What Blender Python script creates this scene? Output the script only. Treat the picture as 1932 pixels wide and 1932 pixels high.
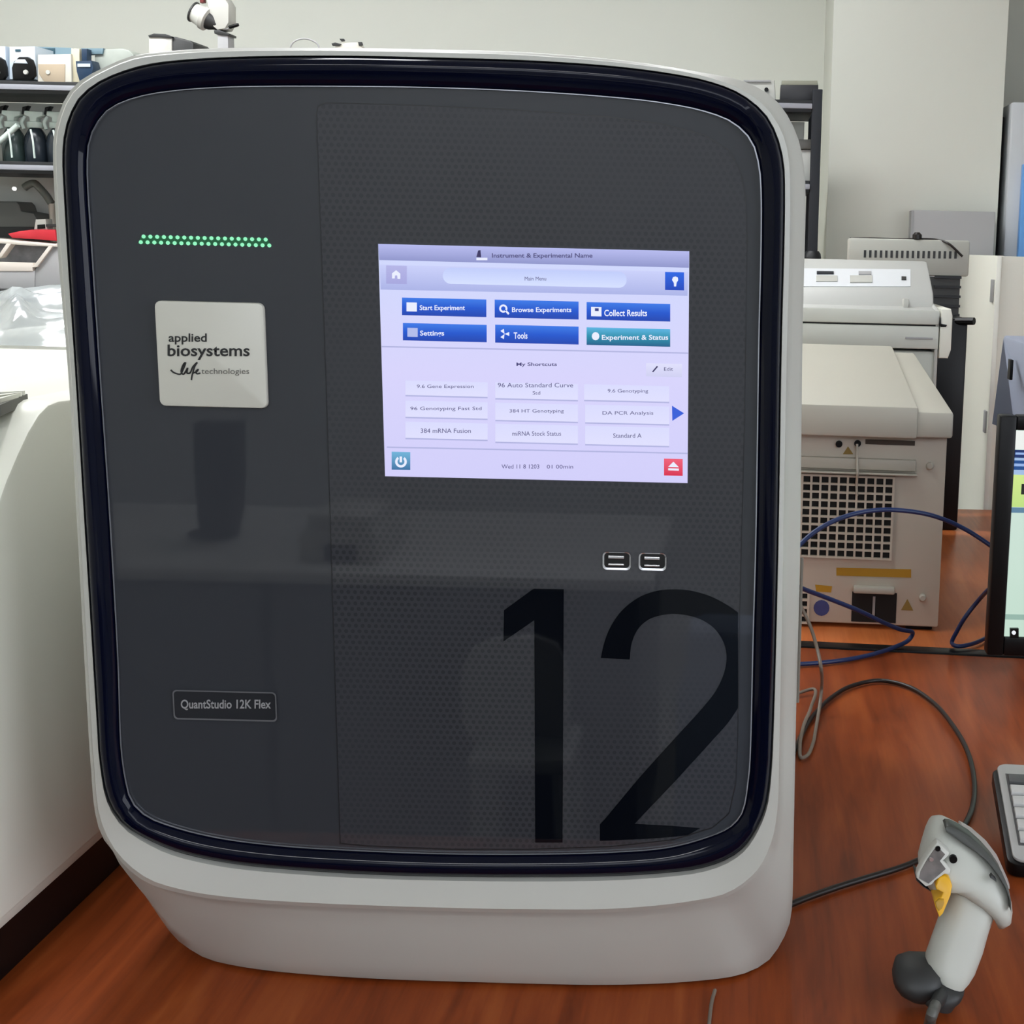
import bpy, bmesh, math, random
from mathutils import Vector, Matrix
from mathutils.geometry import tessellate_polygon
for o in list(bpy.data.objects): bpy.data.objects.remove(o, do_unlink=True)
SC = bpy.context.scene
COL = SC.collection
random.seed(7)

# ------------------------------------------------------------------ camera
W = 1932.0
FPX, PITCH, ROLL, PPX, PPY = 2664.0, math.radians(10.6), math.radians(1.4), 1420.0, 966.0
TZ = 0.75                      # table top height
CAM = Vector((0, 0, TZ + 0.67))
FWD = Vector((0, math.cos(PITCH), -math.sin(PITCH)))
UP0 = Vector((1, 0, 0)).cross(FWD)
RT = Vector((1, 0, 0)) * math.cos(ROLL) + UP0 * math.sin(ROLL)
UPV = -Vector((1, 0, 0)) * math.sin(ROLL) + UP0 * math.cos(ROLL)
cd = bpy.data.cameras.new('camera'); cam = bpy.data.objects.new('camera', cd); COL.objects.link(cam)
cd.sensor_width = 36.0; cd.sensor_fit = 'HORIZONTAL'; cd.lens = 36.0 * FPX / W
cd.shift_x = (W / 2 - PPX) / W; cd.shift_y = (PPY - W / 2) / W
cd.clip_start = 0.02; cd.clip_end = 60
M = Matrix((RT, UPV, -FWD)).transposed().to_4x4(); M.translation = CAM
cam.matrix_world = M
SC.camera = cam

# ------------------------------------------------------------------ view, world, light levels
vs = SC.view_settings
vs.view_transform = 'Standard'; vs.look = 'None'; vs.gamma = 1.0; vs.use_curve_mapping = False
vs.exposure = 0.0
wd = bpy.data.worlds.new('world'); SC.world = wd; wd.use_nodes = True
wd.node_tree.nodes['Background'].inputs[0].default_value = (0.75, 0.82, 0.9, 1)
wd.node_tree.nodes['Background'].inputs[1].default_value = 0.6
LIGHT_STRENGTH = 25.0          # ceiling panel radiance
# (x, y, size x, size y) of the ceiling panels
PANELS = [(-2.1, 3.3, 1.2, 0.6), (-0.5, 3.4, 1.2, 0.3), (-0.72, 1.90, 0.25, 1.0), (-0.9, -1.75, 1.2, 0.3)]
FILL_WINDOW_STRENGTH = 4.2          # radiance of the added fill window on the wall behind the camera
SIDE_WINDOW_STRENGTH = 5.0     # daylight in the window on the right wall
CEIL = 2.95

# ------------------------------------------------------------------ projection helpers (a pixel and a depth or height -> a point)
def ray(u, v): return FWD + RT * ((u - PPX) / FPX) - UPV * ((v - PPY) / FPX)
def P(u, v, Y):
    d = ray(u, v); return CAM + d * (Y / d.y)
def PZ(u, v, z):
    d = ray(u, v); return CAM + d * ((z - CAM.z) / d.z)
def PX(u, v, x):
    d = ray(u, v); return CAM + d * (x / d.x)

# ------------------------------------------------------------------ materials
def lin(c): return tuple(((x / 255) / 12.92 if x <= 10 else (((x / 255) + 0.055) / 1.055) ** 2.4) for x in c)
MATS = {}
def mat(name, rgb, rough=0.5, metal=0.0, var=0.06, scale=6.0, bump=0.0, bscale=120.0, coat=0.0, ior=1.5, trans=0.0, alpha=1.0, stretch=None):
    if name in MATS: return MATS[name]
    m = bpy.data.materials.new(name); m.use_nodes = True; nt = m.node_tree; b = nt.nodes['Principled BSDF']
    c = lin(rgb)
    tc = nt.nodes.new('ShaderNodeTexCoord'); vec = tc.outputs['Object']
    if stretch:
        mp = nt.nodes.new('ShaderNodeMapping'); mp.inputs['Scale'].default_value = stretch
        nt.links.new(vec, mp.inputs[0]); vec = mp.outputs[0]
    n = nt.nodes.new('ShaderNodeTexNoise'); n.inputs['Scale'].default_value = scale; n.inputs['Detail'].default_value = 4
    nt.links.new(vec, n.inputs['Vector'])
    r = nt.nodes.new('ShaderNodeValToRGB')
    r.color_ramp.elements[0].position = 0.3; r.color_ramp.elements[1].position = 0.7
    r.color_ramp.elements[0].color = (*[x * (1 - var) for x in c], 1); r.color_ramp.elements[1].color = (*[min(1, x * (1 + var)) for x in c], 1)
    nt.links.new(n.outputs[0], r.inputs[0]); nt.links.new(r.outputs[0], b.inputs['Base Color'])
    b.inputs['Roughness'].default_value = rough; b.inputs['Metallic'].default_value = metal
    b.inputs['IOR'].default_value = ior; b.inputs['Coat Weight'].default_value = coat; b.inputs['Coat Roughness'].default_value = 0.05
    b.inputs['Transmission Weight'].default_value = trans; b.inputs['Alpha'].default_value = alpha
    if bump:
        n2 = nt.nodes.new('ShaderNodeTexNoise'); n2.inputs['Scale'].default_value = bscale
        nt.links.new(tc.outputs['Object'], n2.inputs['Vector'])
        bp = nt.nodes.new('ShaderNodeBump'); bp.inputs['Strength'].default_value = bump; bp.inputs['Distance'].default_value = 0.001
        nt.links.new(n2.outputs[0], bp.inputs['Height']); nt.links.new(bp.outputs[0], b.inputs['Normal'])
    MATS[name] = m; return m
def glow(name, top, bottom=None, strength=1.0, mid=None, rough=0.15):
    """display or lamp surface; vertical gradient over its own height"""
    if name in MATS: return MATS[name]
    m = bpy.data.materials.new(name); m.use_nodes = True; nt = m.node_tree; b = nt.nodes['Principled BSDF']
    b.inputs['Base Color'].default_value = (0.01, 0.01, 0.012, 1); b.inputs['Roughness'].default_value = rough
    b.inputs['Emission Strength'].default_value = strength
    tc = nt.nodes.new('ShaderNodeTexCoord'); sp = nt.nodes.new('ShaderNodeSeparateXYZ'); r = nt.nodes.new('ShaderNodeValToRGB')
    nt.links.new(tc.outputs['Generated'], sp.inputs[0]); nt.links.new(sp.outputs[2], r.inputs[0])
    r.color_ramp.elements[0].color = (*lin(bottom or top), 1); r.color_ramp.elements[1].color = (*lin(top), 1)
    if mid:
        e = r.color_ramp.elements.new(mid[0]); e.color = (*lin(mid[1]), 1)
    nt.links.new(r.outputs[0], b.inputs['Emission Color'])
    MATS[name] = m; return m
def wood_mat(name, dark, mid, light, ang=0.0):
    m = bpy.data.materials.new(name); m.use_nodes = True; nt = m.node_tree; b = nt.nodes['Principled BSDF']; L = nt.links.new
    tc = nt.nodes.new('ShaderNodeTexCoord'); mp = nt.nodes.new('ShaderNodeMapping'); mp.inputs['Scale'].default_value = (9, 1.1, 1); mp.inputs['Rotation'].default_value = (0, 0, ang)
    L(tc.outputs['Object'], mp.inputs[0])
    n = nt.nodes.new('ShaderNodeTexNoise'); n.inputs['Scale'].default_value = 2.2; n.inputs['Detail'].default_value = 6; n.inputs['Distortion'].default_value = 1.2
    L(mp.outputs[0], n.inputs['Vector'])
    mp2 = nt.nodes.new('ShaderNodeMapping'); mp2.inputs['Scale'].default_value = (60, 3.0, 1); L(tc.outputs['Object'], mp2.inputs[0])
    n2 = nt.nodes.new('ShaderNodeTexNoise'); n2.inputs['Scale'].default_value = 2.0; n2.inputs['Detail'].default_value = 3; n2.inputs['Distortion'].default_value = 0.6
    L(mp2.outputs[0], n2.inputs['Vector'])
    mx = nt.nodes.new('ShaderNodeMath'); mx.operation = 'MULTIPLY_ADD'; mx.inputs[1].default_value = 0.28; L(n2.outputs[0], mx.inputs[0])
    ms = nt.nodes.new('ShaderNodeMath'); ms.operation = 'MULTIPLY'; ms.inputs[1].default_value = 0.72; L(n.outputs[0], ms.inputs[0]); L(ms.outputs[0], mx.inputs[2])
    r = nt.nodes.new('ShaderNodeValToRGB'); r.color_ramp.elements[0].position = 0.33; r.color_ramp.elements[1].position = 0.68
    r.color_ramp.elements[0].color = (*lin(dark), 1); r.color_ramp.elements[1].color = (*lin(light), 1)
    e = r.color_ramp.elements.new(0.5); e.color = (*lin(mid), 1)
    L(mx.outputs[0], r.inputs[0]); L(r.outputs[0], b.inputs['Base Color'])
    b.inputs['Roughness'].default_value = 0.34; b.inputs['IOR'].default_value = 1.28
    bp = nt.nodes.new('ShaderNodeBump'); bp.inputs['Strength'].default_value = 0.06; bp.inputs['Distance'].default_value = 0.001
    L(n2.outputs[0], bp.inputs['Height']); L(bp.outputs[0], b.inputs['Normal'])
    return m
def dots_mat(name, base, dot, s=0.0056, rad=0.30):
    """dark panel film with a hexagonal dot screen"""
    m = bpy.data.materials.new(name); m.use_nodes = True; nt = m.node_tree; b = nt.nodes['Principled BSDF']; L = nt.links.new
    def mth(op, a=None, bb=None):
        x = nt.nodes.new('ShaderNodeMath'); x.operation = op
        for i, q in enumerate((a, bb)):
            if q is None: continue
            if isinstance(q, (int, float)): x.inputs[i].default_value = q
            else: L(q, x.inputs[i])
        return x.outputs[0]
    tc = nt.nodes.new('ShaderNodeTexCoord'); sp = nt.nodes.new('ShaderNodeSeparateXYZ'); L(tc.outputs['Object'], sp.inputs[0])
    x = mth('DIVIDE', sp.outputs[0], s); z = mth('DIVIDE', sp.outputs[2], s * 1.732)
    def lat(o):
        fx = mth('SUBTRACT', mth('FRACT', mth('ADD', x, o + 100)), 0.5); fz = mth('MULTIPLY', mth('SUBTRACT', mth('FRACT', mth('ADD', z, o + 100)), 0.5), 1.732)
        return mth('SQRT', mth('ADD', mth('MULTIPLY', fx, fx), mth('MULTIPLY', fz, fz)))
    d = mth('MINIMUM', lat(0.0), lat(0.5))
    n = nt.nodes.new('ShaderNodeTexNoise'); n.inputs['Scale'].default_value = 5; L(tc.outputs['Object'], n.inputs['Vector'])
    fade = nt.nodes.new('ShaderNodeMapRange'); fade.inputs['From Min'].default_value = 0.3; fade.inputs['From Max'].default_value = 0.62; L(n.outputs[0], fade.inputs['Value'])
    k = mth('MULTIPLY', mth('LESS_THAN', d, rad), fade.outputs[0])
    mix = nt.nodes.new('ShaderNodeMix'); mix.data_type = 'RGBA'; L(k, mix.inputs['Factor'])
    mix.inputs['A'].default_value = (*lin(base), 1); mix.inputs['B'].default_value = (*lin(dot), 1)
    L(mix.outputs['Result'], b.inputs['Base Color']); b.inputs['Roughness'].default_value = 0.03; b.inputs['IOR'].default_value = 1.52
    return m

# ------------------------------------------------------------------ mesh helpers (all coordinates in world space unless local=True)
def new(): return bmesh.new()
def mk(name, bm, m, parent=None, smooth=40, local=False, label=None, cat=None, group=None, kind=None):
    bmesh.ops.recalc_face_normals(bm, faces=bm.faces[:])
    if parent is not None and not local:
        bm.transform(root_matrix(parent).inverted())
    me = bpy.data.meshes.new(name); bm.to_mesh(me); bm.free()
    if smooth:
        for p in me.polygons: p.use_smooth = True
        me.set_sharp_from_angle(angle=math.radians(smooth))
    me.materials.append(m)
    o = bpy.data.objects.new(name, me); COL.objects.link(o)
    if parent is not None: o.parent = parent
    tag(o, label, cat, group, kind); return o
def tag(o, label=None, cat=None, group=None, kind=None):
    if label: o['label'] = label
    if cat: o['category'] = cat
    if group: o['group'] = group
    if kind: o['kind'] = kind
    return o
def root_matrix(o):
    while o.parent is not None: o = o.parent
    return Matrix.Translation(o.location) @ o.rotation_euler.to_matrix().to_4x4()
def thing(name, label, cat, loc, yaw=0.0, group=None):
    o = bpy.data.objects.new(name, None); COL.objects.link(o); o.location = loc; o.rotation_euler = (0, 0, yaw); o.empty_display_size = 0.05
    return tag(o, label, cat, group)
def bevel(bm, edges, w, seg=2):
    if w > 0: bmesh.ops.bevel(bm, geom=edges, offset=w, segments=seg, affect='EDGES', profile=0.5, clamp_overlap=True)
def bx(bm, x0, x1, y0, y1, z0, z1, bv=0.0, seg=2):
    t = bmesh.new()
    vs_ = [t.verts.new((x, y, z)) for x in (x0, x1) for y in (y0, y1) for z in (z0, z1)]
    for f in ((0, 1, 3, 2), (4, 6, 7, 5), (0, 4, 5, 1), (2, 3, 7, 6), (0, 2, 6, 4), (1, 5, 7, 3)): t.faces.new([vs_[i] for i in f])
    bmesh.ops.recalc_face_normals(t, faces=t.faces[:])
    bevel(t, t.edges[:], bv, seg); merge(bm, t); return bm
def merge(bm, t):
    me = bpy.data.meshes.new('tmp'); t.to_mesh(me); t.free(); bm.from_mesh(me); bpy.data.meshes.remove(me)
def box(*a, **k): return bx(new(), *a, **k)
def prism(pts, dvec, bv=0.0, bm=None, seg=2):
    """closed 3D outline pushed along dvec"""
    t = new(); a = [t.verts.new(p) for p in pts]; b = [t.verts.new(Vector(p) + dvec) for p in pts]; n = len(pts)
    t.faces.new(a); t.faces.new(b[::-1])
    for i in range(n): t.faces.new((a[i], b[i], b[(i + 1) % n], a[(i + 1) % n]))
    bmesh.ops.recalc_face_normals(t, faces=t.faces[:])
    if bv: bevel(t, [e for e in t.edges if (e.verts[0] in a) == (e.verts[1] in a)], bv, seg)
    if bm is None: return t
    merge(bm, t); return bm
def pxprism(pts, Y, depth, bv=0.0, zmin=None, bm=None):
    q = [P(u, v, Y) for u, v in pts]
    if zmin is not None:
        for p in q: p.z = max(p.z, zmin)
    return prism(q, Vector((0, depth, 0)), bv, bm)
def loft(rings, bm=None, cap=True, closed=True):
    t = bm or new(); R = [[t.verts.new(p) for p in r] for r in rings]; n = len(rings[0])
    for a, b in zip(R, R[1:]):
        for i in range(n if closed else n - 1): t.faces.new((a[i], a[(i + 1) % n], b[(i + 1) % n], b[i]))
    if cap: t.faces.new(R[0]); t.faces.new(R[-1][::-1])
    return t
def lathe(c, prof, bm=None, n=20, axis=Vector((0, 0, 1)), cap=True):
    c = Vector(c); axis = axis.normalized(); a = axis.orthogonal().normalized(); b = axis.cross(a)
    return loft([[c + axis * h + (a * math.cos(6.28318 * k / n) + b * math.sin(6.28318 * k / n)) * r for k in range(n)] for r, h in prof], bm, cap)
def crom(pts, sub=8, closed=False):
    pts = [Vector(p) for p in pts]; n = len(pts); out = []
    for i in range(n if closed else n - 1):
        g = (lambda j: pts[j % n]) if closed else (lambda j: pts[max(0, min(n - 1, j))])
        p0, p1, p2, p3 = g(i - 1), g(i), g(i + 1), g(i + 2)
        d1 = max((p1 - p0).length, 1e-6) ** .5; d2 = max((p2 - p1).length, 1e-6) ** .5; d3 = max((p3 - p2).length, 1e-6) ** .5
        m1 = (p2 - p1) if p0 == p1 else (p1 - p0) / d1 * d2 - (p2 - p0) / (d1 + d2) * d2 + (p2 - p1)
        m2 = (p2 - p1) if p3 == p2 else (p2 - p1) - (p3 - p1) / (d2 + d3) * d2 + (p3 - p2) / d3 * d2
        for k in range(sub):
            t = k / sub; t2 = t * t; t3 = t2 * t
            out.append(p1 * (2 * t3 - 3 * t2 + 1) + m1 * (t3 - 2 * t2 + t) + p2 * (-2 * t3 + 3 * t2) + m2 * (t3 - t2))
    if not closed: out.append(pts[-1])
    return out
def tube(pts, r, bm=None, n=10, sub=8, smooth=True):
    q = crom(pts, sub) if smooth else [Vector(p) for p in pts]
    up = Vector((0.13, 0.2, 1)).normalized(); rings = []
    for i, p in enumerate(q):
        t = (q[min(i + 1, len(q) - 1)] - q[max(i - 1, 0)]).normalized()
        a = up - t * up.dot(t); a.normalize(); up = a; b = t.cross(a)
        rr = r(i / (len(q) - 1)) if callable(r) else r
        rings.append([p + (a * math.cos(6.28318 * k / n) + b * math.sin(6.28318 * k / n)) * rr for k in range(n)])
    return loft(rings, bm)
def quad(bm, pts):
    bm.faces.new([bm.verts.new(p) for p in pts]); return bm
def rrect(cx, cz, hw, hh, r, n=5):
    out = []
    for qx, qz, a0 in ((1, 1, 0), (-1, 1, 90), (-1, -1, 180), (1, -1, 270)):
        for k in range(n + 1):
            a = math.radians(a0 + 90 * k / n); out.append((cx + qx * (hw - r) + r * math.cos(a), cz + qz * (hh - r) + r * math.sin(a)))
    return out
FONTC = {}
def text_mesh(s, bold=False):
    cu = bpy.data.curves.new('t', 'FONT'); cu.body = s; cu.resolution_u = 3
    if bold: cu.offset = 0.018
    ob = bpy.data.objects.new('t', cu); COL.objects.link(ob)
    dg = bpy.context.evaluated_depsgraph_get()
    me = bpy.data.meshes.new_from_object(ob.evaluated_get(dg)); bpy.data.objects.remove(ob); bpy.data.curves.remove(cu)
    t = new(); t.from_mesh(me); bpy.data.meshes.remove(me); return t
def text_px(s, u0, v0, u1, v1, Y, bm=None, bold=False, slant=0.0, T=None):
    """lettering on a plane facing the camera side at depth Y, filling the pixel box"""
    t = text_mesh(s, bold); xs = [v.co.x for v in t.verts]; ys = [v.co.y for v in t.verts]
    a, b, c, d = min(xs), max(xs), min(ys), max(ys)
    A = P(u0, v1, Y); B = P(u1, v1, Y); D = P(u0, v0, Y)
    for v in t.verts:
        fx = (v.co.x - a) / (b - a); fy = (v.co.y - c) / (d - c)
        fx += slant * (fy - 0.5)
        v.co = A + (B - A) * fx + (D - A) * fy
    if bm is None: return t
    merge(bm, t); return bm

# ------------------------------------------------------------------ shared materials
m_wall = mat('wall_paint', (222, 223, 214), 0.75, var=0.015, scale=2)
m_pillar = mat('pillar_paint', (216, 217, 207), 0.75, var=0.015, scale=2)
m_ceil = mat('ceiling_paint', (225, 225, 220), 0.8, var=0.02)
m_floor = mat('floor_vinyl', (150, 150, 145), 0.4, var=0.06)
m_white = mat('white_plastic', (190, 190, 183), 0.38, var=0.012, scale=3)
m_cream = mat('cream_plastic', (238, 238, 226), 0.42, var=0.015, scale=3)
m_beige = mat('beige_plastic', (203, 195, 180), 0.45, var=0.015, scale=3)
m_lid = mat('pale_lid_plastic', (190, 187, 174), 0.45, var=0.012)
m_black = mat('black_plastic', (14, 14, 15), 0.35, var=0.1, ior=1.3)
m_dark = mat('dark_fill_shade', (8, 7, 7), 0.7, var=0.1)  # near-black for ports and joints; also shade painted into gaps and vents
m_navy = mat('navy_gloss', (4, 7, 26), 0.08, var=0.05, ior=1.27)
m_silver = mat('silver_line', (170, 172, 180), 0.3, metal=0.6, var=0.03)
m_rack = mat('rack_grey_metal', (46, 48, 52), 0.5, var=0.06, ior=1.2)
m_rackd = mat('rack_dark_metal', (24, 26, 29), 0.5, var=0.06)
m_grey = mat('grey_metal', (165, 165, 166), 0.45, var=0.03)
m_glass = mat('smoked_panel', (54, 56, 61), 0.025, var=0.03, scale=2, ior=1.52)
m_film = dots_mat('perforated_film', (57, 58, 63), (47, 48, 52))
m_num = mat('numeral_print', (6, 9, 16), 0.03, var=0.05, ior=1.33)
m_groove = mat('groove_black', (14, 15, 17), 0.4, var=0.05)
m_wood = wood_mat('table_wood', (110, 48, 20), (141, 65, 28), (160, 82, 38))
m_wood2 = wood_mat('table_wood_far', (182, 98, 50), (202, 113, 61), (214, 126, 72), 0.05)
m_blue = mat('blue_cable_jacket', (30, 48, 92), 0.35, var=0.08)
m_cord = mat('black_cable_jacket', (24, 18, 16), 0.4, var=0.1)
m_gcord = mat('grey_cable_jacket', (120, 108, 96), 0.4, var=0.08)
m_gun = mat('scanner_shell', (196, 198, 190), 0.4, var=0.015)
m_charcoal = mat('charcoal_rubber', (46, 47, 47), 0.5, var=0.06)
m_yellow = mat('yellow_trigger', (236, 178, 22), 0.35, var=0.04)

# ================================================================== setting
YW = 5.2
RX0, RX1, RY0 = -3.0, 2.6, -2.6
mk('floor', box(RX0, RX1, RY0, YW, -0.05, 0), m_floor, kind='structure')
mk('ceiling', box(RX0, RX1, RY0, YW, CEIL + 0.02, CEIL + 0.1), m_ceil, kind='structure')
mk('wall_back', box(RX0, RX1, YW, YW + 0.1, 0, CEIL + 0.02), m_wall, kind='structure')
mk('wall_left', box(RX0 - 0.1, RX0, RY0, YW, 0, CEIL + 0.02), m_wall, kind='structure')
mk('wall_right', box(RX1, RX1 + 0.1, RY0, YW, 0, CEIL + 0.02), m_wall, kind='structure')
mk('wall_front', box(RX0, RX1, RY0 - 0.1, RY0, 0, CEIL + 0.02), mat('front_wall_paint', (205, 207, 206), 0.75, var=0.03), kind='structure')
px0 = P(1571, 80, 4.6).x; px1 = P(1893, 200, 4.6).x
mk('wall_pillar', box(px0, px1, 4.6, YW, 0, CEIL + 0.02), m_pillar, kind='structure', smooth=0)
# invented strip window behind the camera, glowing to light the fronts
wx0, wx1, wz0, wz1 = -1.3, 2.4, 2.08, 2.85
wn_ = mk('fill_light_window', box(wx0, wx1, RY0 + 0.002, RY0 + 0.012, wz0, wz1), glow('fill_window_glow', (238, 244, 255), strength=FILL_WINDOW_STRENGTH), kind='structure', smooth=0)
b = new(); bx(b, wx0 - 0.05, wx1 + 0.05, RY0 + 0.001, RY0 + 0.05, wz0 - 0.05, wz0); bx(b, wx0 - 0.05, wx1 + 0.05, RY0 + 0.001, RY0 + 0.05, wz1, wz1 + 0.05)
mk('window_frame', b, m_white, wn_, local=True)
for k in range(5): mk('mullion', box(wx0 + (wx1 - wx0) * k / 4 - 0.02, wx0 + (wx1 - wx0) * k / 4 + 0.02, RY0 + 0.012, RY0 + 0.04, wz0, wz1), m_white, wn_, local=True)
sw = mk('window_2', box(RX1 - 0.012, RX1 - 0.002, -1.9, 0.7, 1.0, 2.35), glow('side_window_daylight', (238, 244, 255), strength=SIDE_WINDOW_STRENGTH), kind='structure', smooth=0)
b = new(); bx(b, RX1 - 0.05, RX1 - 0.001, -1.95, 0.75, 0.95, 1.0); bx(b, RX1 - 0.05, RX1 - 0.001, -1.95, 0.75, 2.35, 2.40)
mk('window_frame', b, m_white, sw, local=True)
for k in range(4): mk('mullion', box(RX1 - 0.04, RX1 - 0.012, -1.9 + 2.6 * k / 3 - 0.02, -1.9 + 2.6 * k / 3 + 0.02, 1.0, 2.35), m_white, sw, local=True)
m_lamp = glow('lamp_diffuser', (244, 246, 248), strength=LIGHT_STRENGTH)
for i, (x, y, sx, sy) in enumerate(PANELS):
    t = thing('ceiling_light', 'flat white ceiling light panel', 'light', (x, y, CEIL - 0.03), group='ceiling light panels')
    b = new()
    for a in ((-1, 0), (1, 0), (0, -1), (0, 1)):
        if a[0]: bx(b, x + a[0] * sx / 2 - 0.015, x + a[0] * sx / 2 + 0.015, y - sy / 2 - 0.015, y + sy / 2 + 0.015, CEIL - 0.03, CEIL + 0.02)
        else: bx(b, x - sx / 2 + 0.015, x + sx / 2 - 0.015, y + a[1] * sy / 2 - 0.015, y + a[1] * sy / 2 + 0.015, CEIL - 0.03, CEIL + 0.02)
    mk('frame', b, m_white, t)
    mk('diffuser', box(x - sx / 2 + 0.015, x + sx / 2 - 0.015, y - sy / 2 + 0.015, y + sy / 2 - 0.015, CEIL - 0.022, CEIL + 0.015), m_lamp, t)

# ------------------------------------------------------------------ tables
YAW = math.radians(-4.0)         # the far table and what stands on it are turned a little
seamL = PZ(1508, 1220, TZ); seamR = PZ(1932, 1241, TZ)
sl = (seamR.y - seamL.y) / (seamR.x - seamL.x)
def seam(x): return seamL.y + sl * (x - seamL.x)
xa, xb = -1.35, 1.35
t = thing('lab_table', 'near brown wooden lab table under the large instrument and the scanner', 'table', (0, 1.5, 0))
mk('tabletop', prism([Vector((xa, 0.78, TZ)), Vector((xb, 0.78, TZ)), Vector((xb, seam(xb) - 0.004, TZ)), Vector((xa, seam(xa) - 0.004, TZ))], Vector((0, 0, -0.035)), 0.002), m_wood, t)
for x in (xa + 0.05, xb - 0.05):
    for y in (0.86, 2.15): mk('leg', box(x - 0.025, x + 0.025, y - 0.025, y + 0.025, 0, TZ - 0.035), m_rack, t)
t = thing('lab_table', 'far brown wooden table with a black front edge carrying the beige instrument', 'table', (0, 3, 0))
yf = 3.70
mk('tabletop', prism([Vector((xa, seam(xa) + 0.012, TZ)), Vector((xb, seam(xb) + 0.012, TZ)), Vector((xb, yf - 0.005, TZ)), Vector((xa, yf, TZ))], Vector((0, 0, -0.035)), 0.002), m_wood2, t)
mk('edge_strip', prism([Vector((xa, seam(xa), TZ + 0.002)), Vector((xb, seam(xb), TZ + 0.002)), Vector((xb, seam(xb) + 0.032, TZ + 0.002)), Vector((xa, seam(xa) + 0.032, TZ + 0.002))], Vector((0, 0, -0.036)), 0.001), m_black, t, label='black front edge strip')
for x in (xa + 0.05, xb - 0.05):
    for y in (2.5, 3.6): mk('leg', box(x - 0.025, x + 0.025, y - 0.025, y + 0.025, 0, TZ - 0.035), m_rack, t)

# ================================================================== the large instrument
YG = 1.15
inst = thing('laboratory_instrument', 'large white rounded instrument with a dark glass front and lit touchscreen', 'instrument', (-0.27, 1.45, TZ))
A_ = [(800, 164), (970, 170), (1150, 182), (1250, 193), (1330, 209), (1380, 228), (1407, 250), (1421, 269), (1430, 297), (1435, 326), (1437, 360), (1437, 458), (1433, 632), (1427, 1020), (1422, 1201), (1416, 1437), (1412.6, 1473), (1405, 1522), (1398, 1539), (1378, 1561), (1321, 1585), (1254, 1601), (1153, 1609), (1052, 1612), (850, 1612), (700, 1607), (532, 1597), (413, 1582), (330, 1562), (275, 1540), (248, 1513), (237, 1477), (231, 1441), (227, 1400), (222, 1250), (205, 950), (189.4, 722), (174, 490), (165, 350), (164, 305), (168, 262), (178.6, 238), (197, 212), (225, 194), (274, 178.6), (336, 169.5), (414, 164), (500, 162), (650, 162)]
B_ = [(800, 109), (1000, 115), (1150, 125), (1250, 137), (1330, 152), (1380, 169), (1404, 182), (1427.6, 200), (1446.7, 220.5), (1463, 251), (1474, 287), (1479, 320), (1480, 360), (1479, 450), (1474, 640), (1467, 1056), (1458, 1382), (1454, 1455), (1445, 1520), (1427, 1563.5), (1401.7, 1600), (1370, 1622), (1321, 1638.5), (1254, 1647), (1153, 1653), (985, 1655), (850, 1654), (700, 1650), (532, 1639.5), (427, 1628), (330, 1606), (275, 1582), (239, 1560), (217, 1535), (201, 1502), (193, 1463), (187, 1419), (186, 1400), (158, 950), (143, 707), (130, 505), (121, 350), (119, 305), (121.6, 259), (129, 228), (147.5, 189), (178.6, 160.5), (220, 140), (285, 121.6), (375, 112), (500, 107), (650, 106)]
E_ = [(800, 98), (1000, 104), (1200, 121), (1320, 141), (1395, 166), (1440, 196), (1468, 232), (1482, 263), (1489, 297), (1492, 360), (1490, 500), (1486, 650), (1481, 900), (1477, 1129), (1472, 1400), (1471, 1455), (1469, 1527), (1460, 1585), (1434, 1643), (1380, 1688), (1309, 1706), (1164, 1721), (1000, 1722), (875, 1720), (585, 1710), (427, 1699), (344, 1686), (275, 1664), (225, 1622), (199, 1580), (184, 1532), (177, 1455), (173, 1400), (148, 950), (135, 723), (114, 474), (107, 350), (105, 305), (106, 259), (116, 218), (131, 183), (154, 158), (199, 132), (250, 111), (324, 101), (414, 96), (600, 95)]
a1, a2, a3 = 1.172, 1.20, 1.215
def zt(u, v): return PZ(u, v, TZ + 0.004).y
C_ = [(800, 93, a1), (1000, 99, a1), (1200, 117, a1), (1320, 136, 1.18), (1400, 152, 1.19), (1441, 172, a2), (1466, 191, a2), (1491, 227, a2), (1507, 265, a2), (1517, 315, a2), (1520, 375, a2), (1517, 513, a2), (1514, 640, a2), (1512, 825, a2), (1509, 1074, a2), (1502, 1350, a2), (1500, 1450, a2), (1497, 1600, 1.205), (1495, 1700, 1.22), (1490, 1742, 1.23), (1472, 1782, 1.235), (1450, 1812, zt(1450, 1812))] + [(u, v, zt(u, v)) for u, v in ((1400, 1838), (1300, 1852), (1150, 1858), (900, 1853), (700, 1846), (532, 1834), (450, 1823), (391, 1809))] + [(358, 1791, 1.214), (330, 1769, 1.21), (275, 1692, 1.20), (220, 1615, 1.19), (193, 1579, 1.185), (179, 1532, 1.178), (172, 1455, a1), (168, 1400, a1), (143, 950, a1), (130, 723, a1), (109, 474, a1), (102, 350, a1), (100, 305, a1), (101, 259, a1), (111, 215, a1), (127, 179, a1), (150, 153, a1), (197, 127, a1), (248, 106, a1), (323, 96, a1), (414, 91, a1), (600, 90, a1)]
NS = 220
CU, CV = 800.0, 900.0
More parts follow.
